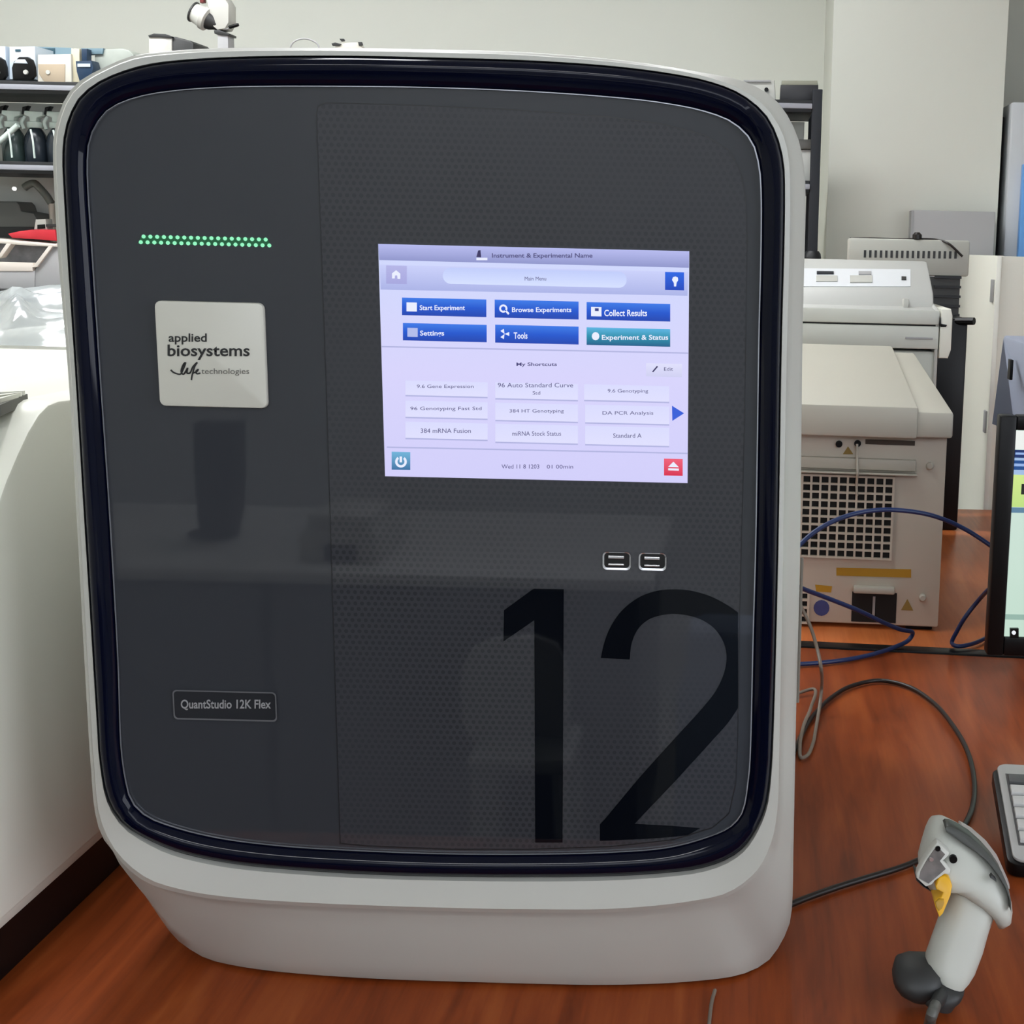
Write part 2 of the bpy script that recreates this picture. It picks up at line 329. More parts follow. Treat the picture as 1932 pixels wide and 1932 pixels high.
# even-ish sampling angles taken from the outer curve's arc length
def dense(c, Yd=None):
    c3 = [(p[0], p[1], (p[2] if len(p) > 2 else Yd) * 1000) for p in c]
    return crom(c3, 10, True)
def angs():
    d = dense(C_); L = [0]
    for i in range(len(d)): L.append(L[-1] + (d[(i + 1) % len(d)].xy - d[i].xy).length)
    out = []; j = 0
    for k in range(NS):
        s = L[-1] * k / NS
        while L[j + 1] < s: j += 1
        f = (s - L[j]) / max(1e-9, L[j + 1] - L[j]); p = d[j].lerp(d[(j + 1) % len(d)], f)
        out.append(math.atan2(p.y - CV, p.x - CU))
    return out
ANG = angs()
def polar(c, Yd=None):
    d = dense(c, Yd); th = [math.atan2(p.y - CV, p.x - CU) for p in d]; n = len(d); out = []
    for a in ANG:
        best = None
        for i in range(n):
            j = (i + 1) % n
            d0 = (th[i] - a + math.pi) % (2 * math.pi) - math.pi; d1 = (th[j] - a + math.pi) % (2 * math.pi) - math.pi
            if abs(d0) < 0.4 and abs(d1) < 0.4 and d0 <= 0 < d1 or (abs(d0) < 1e-9):
                f = 0 if d1 == d0 else -d0 / (d1 - d0); best = d[i].lerp(d[j], max(0, min(1, f))); break
        if best is None: best = min(zip(d, th), key=lambda q: abs((q[1] - a + math.pi) % (2 * math.pi) - math.pi))[0]
        out.append(best)
    return out
def to3(l, dY=0.0): return [P(p.x, p.y, p.z / 1000 + dY) for p in l]
PA, PB, PE, PC = polar(A_, YG), polar(B_, YG), polar(E_, YG), polar(C_)
def lipY(v): k = max(0.0, min(1.0, (v - 1540) / 140.0)); return -0.010 * k * k * (3 - 2 * k)      # the lower fascia juts forward to a lip
for p in PE: p.z += 1000 * lipY(p.y)
def mixl(a, b, f): return [x.lerp(y, f) for x, y in zip(a, b)]
rB = to3(PB, 0.002); rE0 = to3(mixl(PB, PE, 0.12), -0.003); rEm = to3(mixl(PB, PE, 0.9), -0.002); rE = to3(PE, 0.002)
rE2 = [p + Vector((0, 0.010, 0)) for p in to3(mixl(PE, PB, 0.06), 0.004)]
rF = to3(PC)
rF1 = [e.lerp(f, 0.35) for e, f in zip(rE2, rF)]; rF2 = [e.lerp(f, 0.8) + Vector((0, -0.006 if f.z < TZ + 0.12 else 0, 0)) for e, f in zip(rE2, rF)]
# body behind: straight walls running back, square foot with rounded lower corners
xl = min(p.x for p in rF) + 0.004; xr = max(p.x for p in rF); 
def back(Y, grow):
    out = []
    for p, q in zip(rF, PC):
        z = p.z; x = p.x
        if q.y > 1500:                 # lower part: fill out to the side walls, flat on the table
            k = min(1, (q.y - 1500) / 90.0) * grow
            if x < -0.27:
                x = x + (xl - x) * k * (1 if z > TZ + 0.03 else 0.7)
            else: x = x + (xr - x) * k * (1 if z > TZ + 0.03 else 0.7)
        out.append(Vector((x, Y, z)))
    return out
def backring(Y, f): return back(Y, f)
rG = backring(1.30, 0.8); rH = backring(1.40, 1.0); rI = backring(1.86, 1.0)
rJ = [Vector((p.x * 0.96 - 0.011, 1.90, TZ + 0.004 + (p.z - TZ - 0.004) * 0.97)) for p in rI]
shell = loft([rB, rE0, rEm, rE, rE2, rF1, rF2, rF, rG, rH, rI, rJ], cap=False)
shell.faces.ensure_lookup_table(); shell.verts.ensure_lookup_table()
nv = len(shell.verts); shell.faces.new([shell.verts[i] for i in range(nv - NS, nv)])
mk('housing', shell, m_white, inst, smooth=35)
# navy frame: raised rounded ring between glass and housing
rA = to3(PA, 0.0)
fr = [to3(PB, 0.004), to3(mixl(PB, PA, 0.06), -0.005), to3(mixl(PB, PA, 0.2), -0.009), to3(mixl(PB, PA, 0.5), -0.008), to3(mixl(PB, PA, 0.94), -0.003), to3(PA, -0.001)]
mk('bezel', loft(fr, cap=False), m_navy, inst, smooth=60, label='glossy navy blue bezel ring')
rAi = to3([Vector((CU + (p.x - CU) * 0.9965, CV + (p.y - CV) * 0.997, p.z)) for p in PA], -0.0012)
mk('trim_line', loft([to3(PA, -0.0032), to3(PA, -0.0036), [Vector((p.x, YG - 0.0036, p.z)) for p in rAi], rAi], cap=False), m_silver, inst, label='thin silver trim line')
g = new(); g.faces.new([g.verts.new(p) for p in rA]); gp = mk('glass_panel', g, m_glass, inst, smooth=0, label='dark smoked glossy front panel')

# dotted film on the right part of the glass
film = [(612, 193), (760, 197), (970, 206), (1150, 220), (1250, 233), (1330, 254), (1375, 282), (1397, 320), (1407, 370), (1410, 450), (1405, 800), (1396, 1150), (1392, 1400), (1389, 1475), (1376, 1535), (1345, 1562), (1270, 1585), (1150, 1598), (1000, 1603), (850, 1603), (700, 1597), (642, 1592), (640, 1540), (628, 1150), (615, 720), (597, 215), (600, 201)]
fq = [P(u, v, YG - 0.0004) for u, v in film]
g = new(); g.faces.new([g.verts.new(p) for p in fq]); mk('dotted_film', g, m_film, inst, smooth=0, label='grey film with a fine dot screen')
b = new(); n = len(fq); ctr = P(1000, 900, YG - 0.0004)
inn = [p.lerp(ctr, 0.0022) for p in fq]
lo = [b.verts.new(p + Vector((0, -0.0002, 0))) for p in fq]; li = [b.verts.new(p + Vector((0, -0.0002, 0))) for p in inn]
for i in range(n): b.faces.new((lo[i], lo[(i + 1) % n], li[(i + 1) % n], li[i]))
mk('film_groove', b, m_groove, inst, smooth=0, label='thin dark groove around the film')
# numerals
def num(pts, z=2.972): return [P(850 + x / z, 1080 + y / z, YG - 0.0008) for x, y in pts]
def flat(pts, d=0.0003):
    b = new(); v = [b.verts.new(p) for p in pts]
    for t3 in tessellate_polygon([[Vector((p.x, p.z, 0)) for p in pts]]): b.faces.new([v[k] for k in t3])
    return b
mk('numeral', flat(num([(465, 92), (635, 94), (628, 1515), (475, 1515), (470, 268), (297, 387), (300, 212)])), m_num, inst, smooth=0, label='printed dark numeral 1')
outer = [(843, 480), (862, 395), (900, 300), (965, 210), (1060, 138), (1160, 103), (1260, 95), (1350, 103), (1460, 135), (1560, 188), (1612, 225), (1612, 330), (1612, 560), (1612, 760), (1560, 838), (1470, 940), (1270, 1160), (1032, 1410), (1230, 1420), (1400, 1434), (1330, 1474), (1240, 1484), (1100, 1494), (838, 1506), (838, 1412), (870, 1378), (1060, 1150), (1260, 928), (1420, 752), (1490, 660), (1535, 560), (1548, 470), (1530, 390), (1480, 315), (1400, 262), (1290, 235), (1200, 237), (1110, 265), (1050, 320), (1015, 400), (1005, 488)]
sm = lambda l: [(p.x, p.y) for p in crom([(a, b, 0) for a, b in l], 5)]
outer = sm(outer[:11]) + outer[11:13] + sm(outer[13:17]) + outer[17:22]+ outer[22:25] + sm(outer[25:])
mk('numeral', flat(num(outer)), m_num, inst, smooth=0, label='printed dark numeral 2')

# green indicator dots
m_led = glow('led_green', (150, 245, 195), strength=1.0); m_ledb = glow('led_green_base', (12, 92, 52), strength=0.8)
Yd = YG - 0.0006
def pl(x, y, s=4.391, ou=200, ov=400, Y=Yd): return P(ou + x / s, ov + y / s, Y)
lb = mk('indicator_bar', flat([pl(262, 262), pl(300, 192), pl(1336, 216), pl(1372, 286)]), m_ledb, inst, smooth=0, label='green glowing indicator strip')
def led(x, y):
    c = pl(x, y, Y=Yd - 0.0006); r = 0.0016
    b = new(); a = [b.verts.new(c + Vector((r * math.cos(k * math.pi / 4), 0, r * math.sin(k * math.pi / 4)))) for k in range(8)]; q = [b.verts.new(v.co + Vector((0, 0.0006, 0))) for v in a]
    b.faces.new(a)
    for k in range(8): b.faces.new((a[k], a[(k + 1) % 8], q[(k + 1) % 8], q[k]))
    mk('led', b, m_led, lb, smooth=0)
for k in range(20): led(287 + 56.05 * k, 250 + 27 * k / 19.0)
for k in range(19): led(310 + 56.2 * k, 203 + 25 * k / 18.0)

# white badge
def rpx(u0, v0, u1, v1, r, Y, n=4):
    """upright rounded rectangle through two opposite pixels"""
    a = P(u0, v0, Y); b = P(u1, v1, Y)
    return [Vector((x, Y, z)) for x, z in rrect((a.x + b.x) / 2, (a.z + b.z) / 2, abs(b.x - a.x) / 2, abs(b.z - a.z) / 2, r, n)]
m_badge = mat('badge_white', (205, 203, 192), 0.3, var=0.02)
badge = mk('badge', prism(rpx(290, 567, 504, 771, 0.005, YG - 0.006), Vector((0, 0.006, 0)), 0.0016), m_badge, inst, label='raised white square badge')
m_ink = mat('black_ink', (28, 28, 28), 0.5, var=0.05); m_inkg = mat('grey_ink', (95, 93, 86), 0.5, var=0.05)
yb = YG - 0.0064
mk('lettering', text_px('applied', 318, 629, 390, 650, yb, bold=True), m_ink, badge, smooth=0)
mk('lettering', text_px('biosystems', 316, 650, 471, 679, yb, bold=True), m_ink, badge, smooth=0)
b = new()
tube([P(340 + x, y, yb + 0.0002) for x, y in ((-18, 698), (-12, 703), (0, 706), (4, 700), (10, 684), (6, 688), (2, 702), (6, 706), (12, 698), (14, 694), (13, 704), (18, 704), (24, 692), (32, 684), (28, 690), (23, 706), (21, 717), (24, 704), (30, 702), (34, 697), (30, 700), (31, 705), (38, 704))], 0.0007, b, n=5, sub=5)
mk('lettering', b, m_ink, badge, smooth=0)
mk('lettering', text_px('technologies', 380, 695, 470, 709, yb), m_inkg, badge, smooth=0)
# name plate
m_plate = mat('plate_dark', (42, 43, 47), 0.05, var=0.04)
plate = mk('name_plate', prism(rpx(326, 1303, 522, 1361, 0.003, YG - 0.0012), Vector((0, 0.001, 0))), m_plate, inst, smooth=0, label='dark recessed name plate')
o1 = rpx(325, 1301.5, 523, 1362, 0.0035, YG - 0.0018); o2 = rpx(327.5, 1304, 520.5, 1359, 0.003, YG - 0.0018)
mk('outline', loft([o1, o2], cap=False), mat('plate_edge', (96, 97, 100), 0.3, var=0.1), plate, smooth=0)
mk('lettering', text_px('QuantStudio 12K Flex', 341, 1320, 511, 1340, YG - 0.0018, bold=True), mat('plate_ink', (150, 150, 152), 0.4, var=0.02), plate, smooth=0)
# usb ports
m_chrome = mat('port_metal', (215, 215, 218), 0.22, metal=0.8, var=0.04)
for (u0, v0, u1, v1) in ((1137, 1041, 1190, 1076), (1205, 1043, 1257, 1077)):
    pt = mk('usb_port', prism(rpx(u0, v0, u1, v1, 0.0035, YG - 0.001), Vector((0, 0.0008, 0))), m_dark, inst, smooth=0, label='small metal data port')
    a = rpx(u0, v0, u1, v1, 0.0035, YG - 0.0016); c = rpx(u0 + 3, v0 + 1.5, u1 - 2.5, v1 - 4, 0.003, YG - 0.0012)
    mk('rim', loft([a, c], cap=False), m_chrome, pt, smooth=0)
    for va, vb in ((v0 + 6, v0 + 12), (v0 + 21, v0 + 25)):
        b = box(*(lambda p, q: (p.x, q.x, YG - 0.0032, YG - 0.001, q.z, p.z))(P(u0 + 11, va, YG), P(u1 - 12, vb, YG)), bv=0.0004)
        mk('contact', b, m_chrome, pt, smooth=0)

# touchscreen
def S(x, y, k=0): return P(690 + x / 3.0667, 440 + y / 3.0667, YG - 0.0010 - 0.00025 * k)
scr = mk('touchscreen', prism([S(72, 62), S(1872, 104), S(1862, 1446), S(112, 1406)], Vector((0, 0.0009, 0))), glow('screen_base', (205, 214, 250), (208, 205, 248), 1.0, mid=(0.45, (214, 210, 250))), inst, smooth=0, label='bright lilac touchscreen display')
def ui(name, pts, m, k=1): return mk(name, flat([S(x, y, k) for x, y in pts]), m, scr, smooth=0)
ui('title_bar', [(72, 62), (1872, 104), (1870, 200), (78, 155)], glow('ui_title', (180, 184, 236), (140, 146, 200)))
ui('header_bar', [(82, 182), (1866, 224), (1862, 362), (86, 326)], glow('ui_head', (200, 206, 248), (168, 176, 228)))
def tilt(x0, y0, x1, y1): s = 0.0235; return [(x0, y0), (x1, y0 + s * (x1 - x0)), (x1, y1 + s * (x1 - x0)), (x0, y1)]
def pill(x0, y0, x1, y1, r, n=6):
    s = 0.0235; o = []
    for cx, cy, a0 in ((x1 - r, y0 + r, -90), (x1 - r, y1 - r, 0), (x0 + r, y1 - r, 90), (x0 + r, y0 + r, 180)):
        for k in range(n + 1):
            a = math.radians(a0 + 90 * k / n); x = cx + r * math.cos(a); o.append((x, cy + r * math.sin(a) + s * (x - x0)))
    return o
ui('field', pill(446, 198, 1510, 292, 46), glow('ui_field', (190, 202, 248), (212, 222, 255)), 2)
ui('button', tilt(118, 186, 238, 292), glow('ui_home', (178, 178, 228), (164, 164, 220)), 2)
ui('icon', [(152, 262), (152, 232), (176, 214), (200, 234), (200, 264), (184, 264), (182, 244), (170, 244), (168, 262)], glow('ui_white', (232, 236, 255)), 3)
g_btn = glow('ui_blue', (52, 118, 228), (8, 60, 172), mid=(0.5, (12, 82, 205))); g_wht = MATS['ui_white']
ui('button', tilt(1732, 224, 1842, 328), glow('ui_help', (26, 96, 224), (6, 62, 186)), 2)
ui('icon', [(1772, 270), (1778, 254), (1792, 250), (1806, 256), (1808, 272), (1799, 286), (1796, 308), (1784, 308), (1783, 288)], g_wht, 3)
rows = [(210, 372, 698, 474, 'Start Experiment', 312, 574), (746, 384, 1232, 488, 'Browse Experiments', 846, 1190), (1278, 398, 1762, 500, 'Collect Results', 1380, 1628),
        (215, 519, 700, 620, 'Settings', 314, 454), (749, 529, 1232, 633, 'Tools', 856, 936), (1278, 544, 1762, 646, 'Experiment & Status', 1366, 1750)]
def slb(text, x0, y0, x1, y1, m, k=3, bold=False):
    mk('lettering', text_px(text, 690 + x0 / 3.0667, 440 + y0 / 3.0667, 690 + x1 / 3.0667, 440 + y1 / 3.0667, YG - 0.0010 - 0.00025 * k, bold=bold), m, scr, smooth=0)
for i, (x0, y0, x1, y1, tx, a, c) in enumerate(rows):
    ui('button', tilt(x0, y0, x1, y1), glow('ui_teal', (86, 178, 222), (14, 90, 136), mid=(0.5, (30, 140, 170))) if i == 5 else g_btn, 2)
    y = y0 + 0.0235 * (a - x0)
    slb(tx, a, y + 42, c, y + 80, g_wht, bold=True)
    ix, iy = x0 + 26, y0 + 28
    if i in (0, 3):
        ui('icon', tilt(ix, iy, ix + 60, iy + 52), g_wht if i == 0 else glow('ui_icon2', (176, 186, 232)), 3)
    elif i == 1:
        ring = [(ix + 24 + 24 * math.cos(t), iy + 24 + 24 * math.sin(t)) for t in [0.9 + 5.9 * k / 14 for k in range(15)]]; ring += [(ix + 24 + 13 * math.cos(t), iy + 24 + 13 * math.sin(t)) for t in [0.9 + 5.9 * k / 14 for k in range(15)]][::-1]
        ui('icon', ring, g_wht, 3); ui('icon', [(ix + 36, iy + 42), (ix + 44, iy + 34), (ix + 60, iy + 52), (ix + 52, iy + 60)], g_wht, 3)
    elif i == 2:
        ui('icon', tilt(ix, iy, ix + 60, iy + 54), g_wht, 3); ui('icon', tilt(ix + 22, iy + 8, ix + 44, iy + 24), glow('ui_navy', (40, 52, 130)), 4)
    elif i == 4:
        for t0 in range(3):
            t = t0 * 2.09 - 0.4; cx, cy = ix + 28, iy + 26
            ui('icon', [(cx, cy), (cx + 30 * math.cos(t), cy + 30 * math.sin(t)), (cx + 30 * math.cos(t + 0.8), cy + 30 * math.sin(t + 0.8))], g_wht, 3)
    else:
        ui('icon', [(ix + 26 + 22 * math.cos(t), iy + 24 + 24 * math.sin(t)) for t in [k * 0.524 for k in range(12)]], g_wht, 3)
m_uit = glow('ui_text', (74, 70, 120)); m_uid = glow('ui_line', (176, 178, 222))
ui('separator', [(92, 652), (1866, 690), (1866, 698), (92, 660)], m_uid)
slb('Instrument & Experimental Name', 730, 116, 1312, 150, m_uit, bold=True)
ui('icon', [(640, 138), (650, 100), (664, 98), (668, 140)], glow('ui_dark', (52, 44, 92)), 3)
ui('icon', [(640, 142), (704, 142), (704, 156), (640, 156)], g_wht, 3)
slb('Main Menu', 920, 252, 1044, 274, m_uit)
slb('My Shortcuts', 872, 748, 1106, 774, m_uit, bold=True)
ui('button', tilt(1622, 752, 1830, 828), glow('ui_pale', (222, 222, 250), (206, 206, 240)), 2)
ui('icon', [(1656, 802), (1684, 768), (1692, 772), (1664, 804)], MATS['ui_dark'], 3)
slb('Edit', 1726, 776, 1778, 796, m_uit)
cells = [(230, 852, 705, 936, '9.6 Gene Expression', 296, 624, 876), (750, 862, 1228, 954, '96 Auto Standard Curve', 764, 1200, 866), (1264, 874, 1756, 964, '9.6 Genotyping', 1400, 1634, 902),
         (230, 968, 705, 1062, '96 Genotyping Fast Std', 258, 670, 1004), (750, 980, 1228, 1080, '384 HT Genotyping', 832, 1146, 1018), (1270, 992, 1756, 1094, 'DA PCR Analysis', 1370, 1664, 1030),
         (230, 1090, 705, 1184, '384 mRNA Fusion', 318, 608, 1130), (750, 1102, 1228, 1206, 'miRNA Stock Status', 848, 1130, 1146), (1270, 1114, 1756, 1220, 'Standard A', 1432, 1596, 1158)]
for x0, y0, x1, y1, tx, a, c, ty in cells:
    ui('cell', tilt(x0, y0, x1, y1), glow('ui_cell', (216, 218, 252), (222, 222, 252)), 2)
    ui('separator', tilt(x0, y1, x1, y1 + 8), m_uid, 3)
    slb(tx, a, ty, c, ty + 26, m_uit)
slb('Std', 966, 914, 1010, 934, m_uit)
ui('icon', [(1772, 998), (1842, 1042), (1774, 1086)], glow('ui_arrow', (46, 90, 214)), 3)
ui('separator', [(122, 1234), (1864, 1270), (1864, 1278), (122, 1242)], m_uid)
ui('button', tilt(150, 1264, 258, 1368), glow('ui_power', (110, 178, 216), (56, 110, 160)), 2)
ring = [(204 + 34 * math.cos(t), 1322 + 34 * math.sin(t)) for t in [-0.9 + 5.0 * k / 16 for k in range(17)]] + [(204 + 20 * math.cos(t), 1322 + 20 * math.sin(t)) for t in [-0.9 + 5.0 * k / 16 for k in range(17)]][::-1]
ui('icon', ring, g_wht, 3); ui('icon', [(196, 1292), (210, 1292), (210, 1326), (196, 1326)], g_wht, 3)
ui('button', tilt(1726, 1304, 1834, 1402), glow('ui_red', (238, 92, 118), (214, 36, 72)), 2)
ui('icon', [(1750, 1352), (1780, 1322), (1812, 1354)], g_wht, 3); ui('icon', [(1750, 1360), (1812, 1362), (1812, 1374), (1750, 1372)], g_wht, 3)
slb('Wed 11 8 1203', 786, 1338, 1004, 1362, m_uit); slb('01 00min', 1048, 1340, 1200, 1362, m_uit)
# hand recess on the right side of the housing
sx = xr + 0.0006
b = tube([PX(1505.5, 1052, sx) + Vector((0, 0.004, 0)), Vector((sx, 1.245, P(1501, 1100, 1.24).z)), Vector((sx, 1.25, P(1500, 1230, 1.25).z)), Vector((sx, 1.25, P(1498, 1325, 1.25).z))] if False else [Vector((xr - 0.0004, 1.235, P(1503, v, 1.235).z)) for v in (1052, 1110, 1200, 1270, 1325)], 0.0014, n=6)
mk('side_seam', b, mat('seam_grey', (120, 114, 104), 0.5), inst)

# ================================================================== white instrument on the left
zb = TZ + 0.055
q0 = PZ(0, 1760, zb); q1 = PZ(195, 1579, zb); XW = q0.x
linst = thing('laboratory_instrument', 'tall white instrument on a black base cut off by the left picture edge', 'instrument', (XW - 0.3, 1.5, TZ))
ztop = PX(110, 742, XW - 0.02).z
zs = [0.0, 0.03, 0.35, 0.43, ztop - zb - 0.05, ztop - zb - 0.015, ztop - zb]
def plan(x0, x1, y0, y1, r, z, n=6): return [Vector((x, y, z)) for x, y in rrect((x0 + x1) / 2, (y0 + y1) / 2, (x1 - x0) / 2, (y1 - y0) / 2, r, n)]
ybk = PZ(60, 640, ztop).y
rings = []
for dz, ins in ((0.0, 0.004), (0.01, 0.0), (0.25, 0.004), (0.36, 0.012), (ztop - zb - 0.06, 0.03), (ztop - zb - 0.02, 0.05), (ztop - zb - 0.004, 0.075), (ztop - zb, 0.10)):
    rings.append(plan(XW - 0.62 + ins, XW - ins, 0.86 + ins, ybk - ins * 0.2, 0.05, zb + dz))
mk('housing', loft(rings), m_cream, linst, smooth=50)
mk('base', loft([plan(XW - 0.60, XW - 0.012, 0.90, ybk - 0.02, 0.04, TZ), plan(XW - 0.605, XW - 0.008, 0.89, ybk - 0.02, 0.04, zb + 0.004)]), m_black, linst, label='black base plinth')
arch = [(-40, 1120), (-12, 990), (0, 945), (14, 905), (34, 858), (54, 815), (74, 782), (92, 764), (112, 756), (150, 752)]
ap = [PX(u, v, XW + 0.002) for u, v in arch]
ap = ap + [Vector((XW + 0.002, ybk - 0.03, ap[-1].z)), Vector((XW + 0.002, ybk - 0.03, zb + 0.012)), Vector((XW + 0.002, ap[0].y - 0.04, zb + 0.012))]
mk('side_panel', prism(ap, Vector((-0.05, 0, 0)), 0.003), m_cream, linst, smooth=30, label='arched vertical side panel')
va = [PZ(0, 741, ztop + 0.002), PZ(52, 743, ztop + 0.002), PZ(30, 752, ztop + 0.002), PZ(0, 764, ztop + 0.002), PZ(-60, 764, ztop + 0.002), PZ(-60, 741, ztop + 0.002)]
vt = mk('top_vent', prism(va, Vector((0, 0, -0.01))), mat('vent_grey', (90, 90, 84), 0.6), linst, smooth=0)
for k in range(3):
    f0, f1 = 0.2 + 0.28 * k, 0.3 + 0.28 * k
    p = va[0].lerp(va[3], f0); q = va[1].lerp(va[2], f0); p2 = va[0].lerp(va[3], f1); q2 = va[1].lerp(va[2], f1)
    mk('slat', prism([p, q, q2, p2], Vector((0, 0, 0.004))), m_cream, vt, smooth=0)
# crumpled clear plastic on top
bag = new(); gx, gy = 46, 40; V = []
rs = random.Random(3); creases = [(rs.uniform(0, 1), rs.uniform(0, 1), rs.uniform(0, 6.28), rs.uniform(0.6, 1.4)) for _ in range(26)]
p00 = PZ(-30, 652, ztop + 0.003); yb0 = p00.y; yb1 = yb0 + 0.75
ztopbag = P(0, 520, yb1 - 0.2).z - ztop
for j in range(gy + 1):
    row = []
    for i in range(gx + 1):
        s, tt = i / gx, j / gy
        x = XW - 0.50 + 0.56 * s; y = yb0 + (yb1 - yb0) * tt
        h = ztopbag * (1 - math.exp(-5 * tt)) * (1 - 0.55 * max(0, (s - 0.62) / 0.38) ** 1.3)
        w = 0
        for cx, cy, an, st in creases:
            dd = abs((s - cx) * math.sin(an) - (tt - cy) * math.cos(an)); al = abs((s - cx) * math.cos(an) + (tt - cy) * math.sin(an))
            w += st * math.exp(-(dd / 0.025) ** 2) * math.exp(-(al / 0.22) ** 2)
        ed = min(1, 6 * tt)
        row.append(bag.verts.new((x, y, ztop + 0.004 + max(0.0, h + (0.022 * w - 0.010) * ed))))
    V.append(row)
for j in range(gy):
    for i in range(gx): bag.faces.new((V[j][i], V[j][i + 1], V[j + 1][i + 1], V[j + 1][i]))
m_bag = mat('clear_plastic_film', (196, 203, 205), 0.12, var=0.05, alpha=0.7, bump=0.4, bscale=40)
mk('plastic_sheet', bag, m_bag, smooth=70, label='crumpled clear plastic sheet on top of the left white instrument', cat='plastic sheet')
# a cabinet under the sheet that carries it behind the instrument
t = thing('storage_cabinet', 'white storage cabinet behind the left white instrument', 'cabinet', (XW - 0.2, yb1 - 0.2, 0))
mk('body', box(XW - 0.55, XW + 0.05, ybk + 0.05, yb1 + 0.02, TZ + 0.001, ztop - 0.002, bv=0.004), m_cream, t)

# ================================================================== rack of shelves along the back wall
YR0, YR1 = 4.12, 4.42
zA = P(1500, 188, YR0).z; zBs = P(1500, 340, YR0).z; zC = P(60, 548, YR0).z
xR = P(1548, 300, YR0).x; xL = -2.75
rack = thing('shelf_rack', 'long dark grey metal shelf rack against the back wall', 'shelf', ((xL + xR) / 2, 4.27, TZ))
pw = 0.028
for x in (xR - pw, xL, (xL + xR) / 2):
    for y in (YR0, YR1 - pw): mk('post', box(x, x + pw, y, y + pw, 0, zA + 0.03, bv=0.002), m_rack, rack)
for z in (zA, zBs, zC):
    sh = mk('shelf', box(xL + pw, xR - pw, YR0 + 0.004, YR1 - 0.004, z - 0.034, z, bv=0.002), m_rackd, rack)
    mk('front_rail', box(xL + pw, xR - pw, YR0 - 0.004, YR0 + 0.004, z - 0.024, z - 0.010, bv=0.001), mat('rail_grey', (150, 152, 160), 0.4, var=0.04), sh)
mk('foot_collar', lathe((xR - pw / 2, YR0 + pw / 2, P(1530, 492, YR0).z), [(0.02, 0), (0.026, 0.008), (0.024, 0.02), (0.018, 0.028)]), m_rackd, rack)

YS = YR0 + 0.06
def shelf_thing(name, label, cat, u, Y, z, group=None): return thing(name, label, cat, (P(u, 200, Y).x, Y + 0.06, z), group=group)
m_pale = mat('pale_blue_plastic', (196, 208, 220), 0.4, var=0.03); m_tealb = mat('teal_card', (38, 74, 88), 0.6, var=0.08); m_slate = mat('slate_blue_card', (112, 138, 150), 0.6, var=0.06)
# small centrifuges with round black lids on the top shelf
for (u0, u1, lab) in ((-34, 12, 'pale bench centrifuge with black lid at the left end of the top shelf'), (17, 68, 'pale bench centrifuge with round black lid and a dark slot on the top shelf')):
    t = shelf_thing('bench_centrifuge', lab, 'centrifuge', (u0 + u1) / 2, YS, zA, 'bench centrifuges')
    mk('body', pxprism([(u0, 88), (u1 - 2, 87), (u1, 150), (u0, 150)], YS + 0.012, 0.11, 0.004, zA), m_pale, t)
    c = (u0 + u1) / 2 + 1
    mk('lid', pxprism([(c - 20, 150), (c - 22, 128), (c - 18, 116), (c - 8, 107), (c + 8, 107), (c + 17, 113), (c + 21, 126), (c + 22, 142), (c + 16, 150)], YS, 0.014, 0.003, zA), m_black, t, label='round black lid')
    mk('window', pxprism([(c - 18, 119), (c - 13, 112), (c + 3, 112), (c + 8, 120)], YS - 0.003, 0.004, 0.001), m_pale, t)
    mk('knob', lathe(P(c + 4, 136, YS - 0.006), [(0.006, 0), (0.007, 0.004), (0.006, 0.008)], axis=Vector((0, 1, 0))), m_white, t)
    mk('slot', pxprism([(c - 15, 93), (c - 5, 93), (c - 5, 97), (c - 15, 97)], YS + 0.010, 0.004), m_tealb, t)
t = shelf_thing('cardboard_box', 'cream box with a tan lower half on the top shelf', 'box', 100, YS, zA)
mk('body', pxprism([(71, 103), (134, 102), (135, 155), (71, 155)], YS + 0.01, 0.10, 0.002, zA), mat('cream_card', (206, 202, 190), 0.7, var=0.04), t)
mk('label_panel', pxprism([(72, 121), (122, 121), (122, 155), (84, 155), (74, 140)], YS + 0.007, 0.004, 0.0005, zA), mat('tan_card', (172, 156, 134), 0.7, var=0.06), t)
mk('button', lathe(P(90, 136, YS + 0.004), [(0.006, 0), (0.006, 0.006)], axis=Vector((0, 1, 0))), m_white, t)
t = shelf_thing('reagent_box', 'slate blue box with a dark teal end standing behind the cream box', 'box', 100, YS + 0.13, zA)
mk('body', pxprism([(70, 88), (136, 90), (136, 155), (70, 155)], YS + 0.13, 0.08, 0.002, zA), m_slate, t)
mk('end_panel', pxprism([(81, 91), (103, 91), (103, 102), (81, 102)], YS + 0.127, 0.004), m_tealb, t)
mk('cream_board', pxprism([(134, 91), (150, 92), (150, 155), (134, 155)], YS + 0.02, 0.05, 0.002, zA), mat('yellow_cream', (212, 204, 176), 0.6, var=0.05), None, label='narrow yellowish cream board standing upright beside the cream box', cat='board')
t = shelf_thing('bottle_stand', 'dark blue bottle stand with a pale band beside the yellowish board', 'stand', 163, YS, zA)
mk('neck', pxprism([(153, 92), (164, 92), (164, 118), (154, 118)], YS + 0.01, 0.03, 0.002), mat('deep_blue', (28, 52, 78), 0.4, var=0.06), t)
mk('body', pxprism([(142, 115), (172, 114), (176, 128), (172, 145), (160, 155), (150, 155), (144, 135)], YS, 0.05, 0.003, zA), mat('deep_blue', (28, 52, 78)), t)
mk('band', pxprism([(146, 120), (170, 120), (170, 126), (146, 126)], YS - 0.003, 0.004), m_pale, t)
t = shelf_thing('tray_stack', 'grey green tray at the top shelf next to the dark blue stand', 'tray', 215, YS + 0.05, zA)
